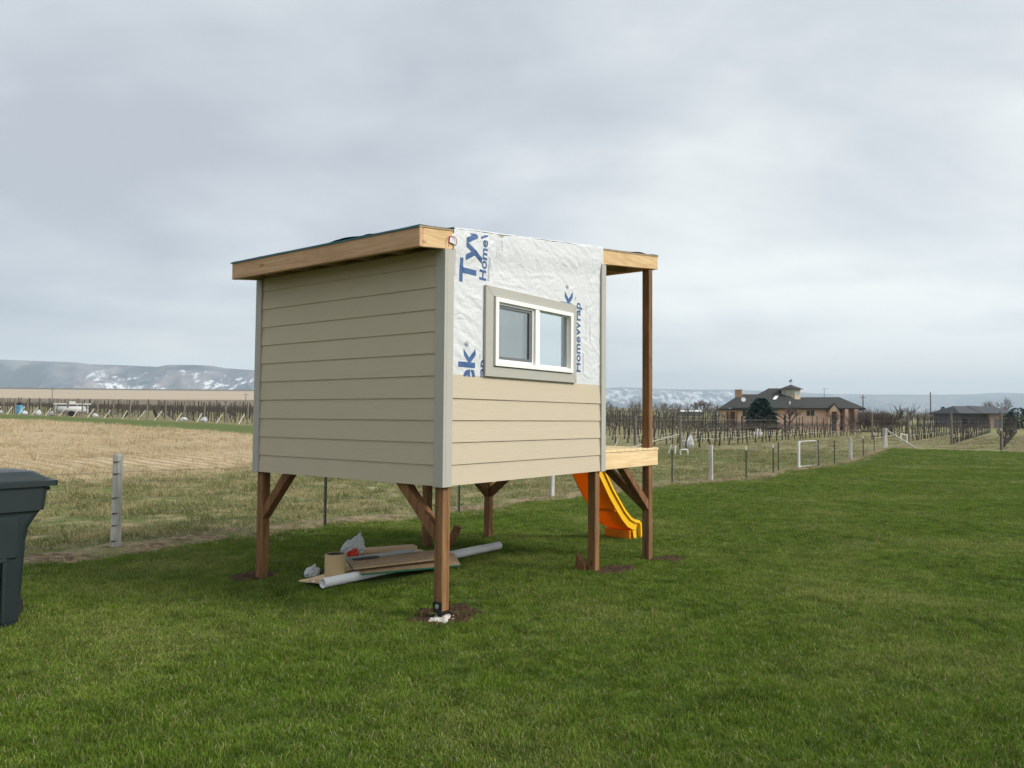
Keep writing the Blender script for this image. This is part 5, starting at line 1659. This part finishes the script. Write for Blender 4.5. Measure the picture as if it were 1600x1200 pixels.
# pergola at the chimney end
for u in (1127, 1134.5, 1140, 1150):
    b = MB(); x = hxy(u); b.box(x - .10, x + .10, -.4, -.2, -.2, EV - .30); b.build('porch_post', m_brick, th_)
b = MB(); b.box(hxy(1124), hxy(1153), -.45, -.25, EV - .55, EV - .34); b.build('porch_beam', m_brick, th_)
b = MB(); b.box(hxy(1130), hxy(1152), 4, 4.2, -.2, EV - .35); b.build('porch_wall', m_brick, th_)
b = MB(); b.tube([(hxy(1140.5), -.52, zv(640.3, 1140)), (hxy(1140.5), -.52, zv(637.5, 1140))], .13, 8); b.build('porch_lantern', m_white, th_)
b = MB(); b.box(hxy(1147.5), hxy(1150.5), -.25, -.18, 0, EV - .5); b.build('porch_door', m_wing, th_)

# the grey house further off
GO = (ux(1537, 152), 152.0)
gh = tag(empty('grey_house', on(*GO)), 'low dark grey house with a hipped slate roof far across the field', 'house')
GD = GO[1]
gx = lambda u: ux(u, GD) - GO[0]
gzv = lambda v, u: EYE - (v - (645.99 + u * .00814)) / 1191 * GD - gzf(*GO)
m_slroof = plain('slate_grey_roof', (0.060, 0.068, 0.078), 0.85, 0.15, 2)
ge = gzv(645.6, 1540)
b = MB(); b.box(gx(1498), gx(1578), 0, 9, -.3, ge - .1); b.build('wall', m_slate, gh)
b = MB(); b.box(gx(1541), gx(1578.5), -.9, 8, -.3, ge - .12); b.build('wall', m_gable, gh)
hip('roof', gx(1493), gx(1583), -1.3, 10, ge, gzv(634.2, 1540), gx(1509), gx(1573), m_slroof, gh)
hip('roof', gx(1527), gx(1560), -1.45, 10, ge + .01, gzv(633.6, 1540), gx(1530), gx(1545), m_slroof, gh)
for u0, u1 in ((1503, 1511), (1516, 1526), (1531, 1537)):
    b = MB(); b.box(gx(u0) - .06, gx(u1) + .06, -.05, -.01, .7, 1.75); fr_ = b.build('window', m_slate, gh)
    b = MB(); b.box(gx(u0), gx(u1), -.07, -.052, .76, 1.69); b.build('pane', m_wing, fr_)
b = MB(); b.box(gx(1549), gx(1560), -.95, -.905, 0, 1.8); b.build('garage_door', m_slate, gh)
# low sheds far off behind the first block
for k, (u0, u1, v0, v1, lab) in enumerate(((1062, 1073, 640.5, 643, 'long low white shed roof glimpsed through the far tree line'), (1080, 1097, 640.6, 643.2, 'wider low white shed roof glimpsed through the far tree line'))):
    D = 330; x0, x1 = ux(u0, D), ux(u1, D); hor = 645.99 + u0 * .00814
    o = empty('far_shed', (x0, D, gzf(x0, D))); tag(o, lab, 'shed', 'far white sheds')
    zt = EYE - (v0 - hor) / 1191 * D - gzf(x0, D)
    b = MB(); b.box(0, x1 - x0, 0, 6, -.5, zt - .7); b.build('wall', m_slate, o)
    b = MB(); b.add([(-.3, -.3, zt - .7), (x1 - x0 + .3, -.3, zt - .7), (x1 - x0 + .3, 3, zt), (-.3, 3, zt), (-.3, 6.3, zt - .7), (x1 - x0 + .3, 6.3, zt - .7)], [(0, 1, 2, 3), (3, 2, 5, 4), (0, 3, 4), (1, 5, 2), (0, 4, 5, 1)]); b.build('roof', m_white, o)

# utility poles
for k, (u, D, v0, lab) in enumerate(((82, 480, 607.5, 'thin far utility pole rising against the pale wheat slope'), (384.5, 430, 614.5, 'thin far utility pole just beside the playhouse corner on the slope'), (1454, 230, 612.5, 'tall thin utility pole between the lone tree and the grey house'), (1348.5, 220, 617, 'thin pole rising behind the leafless shrubs'))):
    x = ux(u, D); z = gzf(x, D); hor = 645.99 + u * .00814; zt = EYE - (v0 - hor) / 1191 * D
    b = MB(); b.tube([(x, D, z - .5), (x, D, zt)], [.2, .14], 6)
    w_ = .9 if u > 1000 else 1.6
    if u != 1454: b.bar((x - w_, D, zt - .7), (x + w_, D, zt - .7), .14, .14)
    tag(b.build('utility_pole', m_pole), lab, 'pole')

# ------------------------------------------------------------------ grass
def blade_mat(name, a, b_, dry, drymin, drymax, pscale):
    m, t, out = material(name)
    p = t.pos()
    big = t.noise(p, pscale, 4, 0.6)
    c = t.mix(t.rand(), a, b_)
    c = t.mix(t.math('MULTIPLY', t.math('SUBTRACT', t.noise(p, 4.2, 5, 0.7), 0.42), 3.0, clamp=True), c, tuple(x * .48 for x in a))
    dr = t.step(t.math('ADD', big, t.math('MULTIPLY', t.math('SUBTRACT', t.island(), .5), .35)), drymin, drymax)
    c = t.mix(dr, c, dry)
    df_ = t.n.new('ShaderNodeBsdfPrincipled'); t.set(df_.inputs['Base Color'], c); df_.inputs['Roughness'].default_value = 0.6; df_.inputs['Specular IOR Level'].default_value = 0.22
    tl = t.n.new('ShaderNodeBsdfTranslucent'); t.set(tl.inputs[0], c)
    ms = t.n.new('ShaderNodeMixShader'); ms.inputs[0].default_value = 0.28
    t.l.new(df_.outputs[0], ms.inputs[1]); t.l.new(tl.outputs[0], ms.inputs[2]); t.l.new(ms.outputs[0], out.inputs[0])
    return m


m_blade = blade_mat('lawn_blade', (0.090, 0.166, 0.012), (0.190, 0.278, 0.030), (0.38, 0.37, 0.13), 0.52, 0.82, 0.45)
m_rough = blade_mat('rough_blade', (0.085, 0.125, 0.025), (0.16, 0.195, 0.050), (0.44, 0.37, 0.20), 0.42, 0.68, 0.8)
m_dryb = blade_mat('dry_blade', (0.36, 0.30, 0.17), (0.50, 0.43, 0.26), (0.30, 0.25, 0.14), 0.5, 0.8, 0.8)
m_straw = blade_mat('straw', (0.56, 0.44, 0.28), (0.74, 0.61, 0.42), (0.33, 0.26, 0.14), 0.5, 0.75, 0.3)


def tuft(name, n, rad_, h0, h1, wd, lean, mats, weights, seed, segs=3, flat=0.0):
    rd = random.Random(seed); vs = []; fs = []; mi = []
    for k in range(n):
        a_ = rd.uniform(0, 6.28); r_ = rad_ * math.sqrt(rd.random())
        bx, by = r_ * math.cos(a_), r_ * math.sin(a_)
        h = rd.uniform(h0, h1); la = rd.uniform(0, 6.28); ln_ = rd.uniform(.1, 1) * lean * h
        if rd.random() < flat: ln_ = h * rd.uniform(.9, 1.3); h *= .25
        dx_, dy_ = math.cos(la), math.sin(la)
        fa = rd.uniform(0, 6.28); sx_, sy_ = math.cos(fa) * wd / 2, math.sin(fa) * wd / 2
        b0 = len(vs)
        for s in range(segs):
            u = s / segs; off = ln_ * u * u * 1.0; w_ = 1 - .35 * u
            z = h * (u if flat == 0 else u)
            vs += [(bx + dx_ * off - sx_ * w_, by + dy_ * off - sy_ * w_, z), (bx + dx_ * off + sx_ * w_, by + dy_ * off + sy_ * w_, z)]
        vs.append((bx + dx_ * ln_, by + dy_ * ln_, h * (1 - .12 * lean)))
        m_ = rd.choices(range(len(mats)), weights)[0]
        for s in range(segs - 1):
            fs.append((b0 + 2 * s, b0 + 2 * s + 1, b0 + 2 * s + 3, b0 + 2 * s + 2)); mi.append(m_)
        fs.append((b0 + 2 * segs - 2, b0 + 2 * segs - 1, b0 + 2 * segs)); mi.append(m_)
    me = bpy.data.meshes.new(name); me.from_pydata(vs, [], fs)
    for m_ in mats: me.materials.append(m_)
    me.polygons.foreach_set('material_index', mi); me.update()
    return bpy.data.objects.new(name, me)


def scatter(name, label, cat, pts, scl, tufts):
    """one object: points that carry tufts of blades, turned and sized at random"""
    cl_ = bpy.data.collections.new(name + '_tufts')
    for o in tufts: cl_.objects.link(o)
    me = bpy.data.meshes.new(name); n = len(pts)
    me.vertices.add(n); me.vertices.foreach_set('co', np.ascontiguousarray(pts, np.float32).ravel())
    rot = np.stack([rng.normal(0, .10, n), rng.normal(0, .10, n), rng.uniform(0, 6.283, n)], -1).astype(np.float32)
    a = me.attributes.new('turn', 'FLOAT_VECTOR', 'POINT'); a.data.foreach_set('vector', rot.ravel())
    a = me.attributes.new('size', 'FLOAT_VECTOR', 'POINT'); a.data.foreach_set('vector', np.ascontiguousarray(scl, np.float32).ravel())
    a = me.attributes.new('pick', 'INT', 'POINT'); a.data.foreach_set('value', rng.integers(0, len(tufts), n).astype(np.int32))
    o = bpy.data.objects.new(name, me); col.objects.link(o)
    ng = bpy.data.node_groups.new(name, 'GeometryNodeTree')
    ng.interface.new_socket('Geometry', in_out='INPUT', socket_type='NodeSocketGeometry')
    ng.interface.new_socket('Geometry', in_out='OUTPUT', socket_type='NodeSocketGeometry')
    N = ng.nodes; L = ng.links
    gi, go = N.new('NodeGroupInput'), N.new('NodeGroupOutput')
    ip = N.new('GeometryNodeInstanceOnPoints'); ci = N.new('GeometryNodeCollectionInfo')
    ci.inputs['Collection'].default_value = cl_; ci.inputs['Separate Children'].default_value = True; ci.inputs['Reset Children'].default_value = True
    def attr(nm, ty):
        q = N.new('GeometryNodeInputNamedAttribute'); q.data_type = ty; q.inputs['Name'].default_value = nm; return q.outputs[0]
    L.new(gi.outputs[0], ip.inputs['Points']); L.new(ci.outputs[0], ip.inputs['Instance']); ip.inputs['Pick Instance'].default_value = True
    L.new(attr('pick', 'INT'), ip.inputs['Instance Index'])
    er = N.new('FunctionNodeEulerToRotation'); L.new(attr('turn', 'FLOAT_VECTOR'), er.inputs[0])
    L.new(er.outputs[0], ip.inputs['Rotation']); L.new(attr('size', 'FLOAT_VECTOR'), ip.inputs['Scale'])
    L.new(ip.outputs[0], go.inputs[0])
    md = o.modifiers.new('grass', 'NODES'); md.node_group = ng
    return tag(o, label, cat, kind='stuff')


def wedge(n, d0, d1, t0=-.80, t1=.80):
    """random ground points in the sector the camera looks at and a step to its sides"""
    D = np.sqrt(rng.uniform(d0 ** 2, d1 ** 2, n)); t_ = rng.uniform(t0, t1, n)
    return D * t_ + rng.uniform(-.6, .6, n), D


def fn_of(X, Y): return FX * X + FY * Y, -FY * X + FX * Y


def soil_edge(X, Y): return rng.uniform(.62, 1.25, len(X)) * (.75 + .5 * fbm(X * 9, Y * 9, 2, 93))


def loc_of(X, Y):
    qx, qy = X - HX, Y - HY; return qx * hsin + qy * hcos, -qx * hcos + qy * hsin


def keep_clear(X, Y):
    lx, ly = loc_of(X, Y); ok = np.ones(len(X), bool)
    for (sx, sy, ra, rb, _l) in SOIL: ok &= ((lx - sx) / (ra * 1.04)) ** 2 + ((ly - sy) / (rb * 1.04)) ** 2 > soil_edge(X, Y)
    ok &= ~((lx > .16) & (lx < 1.75) & (ly > 1.62) & (ly < 2.05))
    ok &= ~((lx > .5) & (lx < 1.7) & (ly > 1.30) & (ly < 1.8))
    ok &= ~((np.abs(ly - 1.58) < .05) & (lx > .12) & (lx < 2.78))
    bx, by = X - BQ[0], Y - BQ[1]; b1, b2 = bx * hsin + by * hcos, -bx * hcos + by * hsin
    ok &= ~((b1 > -.75) & (b1 < .02) & (b2 > .0) & (b2 < .62))
    return ok


AREA = lambda d0, d1, w_=1.6: .5 * w_ * (d1 ** 2 - d0 ** 2)
P_, S_l = [], []
for d0, d1, dens, sc_ in ((2.4, 6, 420, 1.0), (6, 10, 300, 1.06), (10, 16, 160, 1.25), (16, 27, 75, 1.5), (27, 46, 20, 1.9), (46, 62, 10, 2.2)):
    n = int(AREA(d0, d1) * dens); X, Y = wedge(n, d0, d1)
    f, nn = fn_of(X, Y)
    edge_ = fence_n(f) - .24 + (fbm(f * 1.1, nn * 1.1, 3, 90) - .5) * .9
    ok = (nn < edge_) & (f < 49.3 + (fence_n(49) - nn) * -.10) & keep_clear(X, Y)
    X, Y = X[ok], Y[ok]
    P_.append(np.stack([X, Y, gz(X, Y) - .012 + (fbm(X * .6, Y * .6, 3, 2) - .5) * .04 - .004], -1))
    hv = sc_ * rng.uniform(.7, 1.15, len(X)) * (.58 + .9 * fbm(X * 2.6, Y * 2.6, 3, 95)) / (1 if sc_ < 1.3 else sc_ ** .45)
    S_l.append(np.stack([sc_ * np.ones(len(X)), sc_ * np.ones(len(X)), hv], -1))
tl_ = [tuft('lawn_tuft', 64, .075, .016, .040, .0034, .95, [m_blade, m_dryb], [24, 1], 200 + k) for k in range(6)]
scatter('lawn_grass', 'short lawn grass covering the near ground, dark green with dry flecks', 'grass', np.concatenate(P_), np.concatenate(S_l), tl_)
P_, S_l = [], []
for d0, d1, dens, sc_ in ((7, 14, 85, 1.0), (14, 24, 45, 1.15), (24, 40, 18, 1.5), (40, 78, 5, 2.1)):
    n = int(AREA(d0, d1) * dens); X, Y = wedge(n, d0, d1)
    f, nn = fn_of(X, Y)
    dens_m = fbm(X * .7, Y * .7, 4, 96)
    edge_ = np.where(f < 50, fence_n(f), -60) + .22 - .5 * (rng.random(n) < .35) + (fbm(f * 1.3, nn * 1.3, 3, 91) - .5) * .8
    ok = (nn > edge_) & (nn < 20.0 + rng.normal(0, 1.5, n)) & ((f < 38.5) | ((d0 >= 24) & (nn < 34) & (dens_m > .45))) & ((nn > 8) | (f < 48) | (d0 < 24) | (f > 51)) & (dens_m + rng.uniform(-.25, .25, n) > .34)
    X, Y = X[ok], Y[ok]
    P_.append(np.stack([X, Y, gz(X, Y) - .03], -1))
    s1 = sc_ * rng.uniform(.7, 1.3, len(X)); S_l.append(np.stack([s1, s1, s1 * rng.uniform(.5, 1.1, len(X)) / sc_ ** (.4 if sc_ < 2 else 1.0)], -1))
tl_ = [tuft('rough_tuft', 40, .11, .05, .13, .0055, 1.0, [m_rough, m_dryb], [4, 1.6], 300 + k, 3, .15) for k in range(5)]
scatter('rough_grass', 'uneven rough grass and dry blades beyond the wire fence', 'grass', np.concatenate(P_), np.concatenate(S_l), tl_)
P_, S_l = [], []
for d0, d1, dens, sc_ in ((12, 22, 42, 1.0), (22, 36, 24, 1.25), (36, 62, 10, 1.7)):
    n = int(AREA(d0, d1, .82) * dens); X, Y = wedge(n, d0, d1, -.85, -.03)
    f, nn = fn_of(X, Y)
    arc_ = np.hypot(X + 40, Y + 6); rowd = np.abs(((arc_ / .9) % 1) - .5) * 2
    ok = (nn > 18.9 + rng.normal(0, 1.6, n)) & (f < 29.5 + rng.uniform(-1, 1, n)) & (rowd + rng.uniform(0, .7, n) > .62) & (fbm(X * .35, Y * .35, 3, 97) + rng.uniform(-.2, .2, n) > .38)
    X, Y = X[ok], Y[ok]
    P_.append(np.stack([X, Y, gz(X, Y) - .02], -1))
    s1 = sc_ * rng.uniform(.7, 1.3, len(X)); S_l.append(np.stack([s1, s1, s1 * rng.uniform(.6, 1.1, len(X)) / sc_ ** .3], -1))
tl_ = [tuft('straw_tuft', 26, .16, .06, .17, .007, .7, [m_straw, m_rough], [14, 1], 400 + k, 2, .35) for k in range(5)]
scatter('stubble_straw_grass', 'pale cut straw stubble standing in curved drill rows', 'straw', np.concatenate(P_), np.concatenate(S_l), tl_)
# loose straw and clods in the bare strip along the fence
n = 5200; f = rng.uniform(0, 44, n); nn = fence_n(f) - .05 + rng.normal(0, .34, n); X, Y = fn2xy(f, nn)
s1 = rng.uniform(.5, 1.2, n)
tl_ = [tuft('litter_tuft', 9, .12, .03, .10, .006, 1.0, [m_dryb, m_rough], [5, 1], 500 + k, 2, .8) for k in range(4)]
scatter('straw_litter_grass', 'dry clippings and straw scattered on the bare strip under the fence', 'straw', np.stack([X, Y, gz(X, Y) + .0], -1), np.stack([s1, s1, s1], -1), tl_)
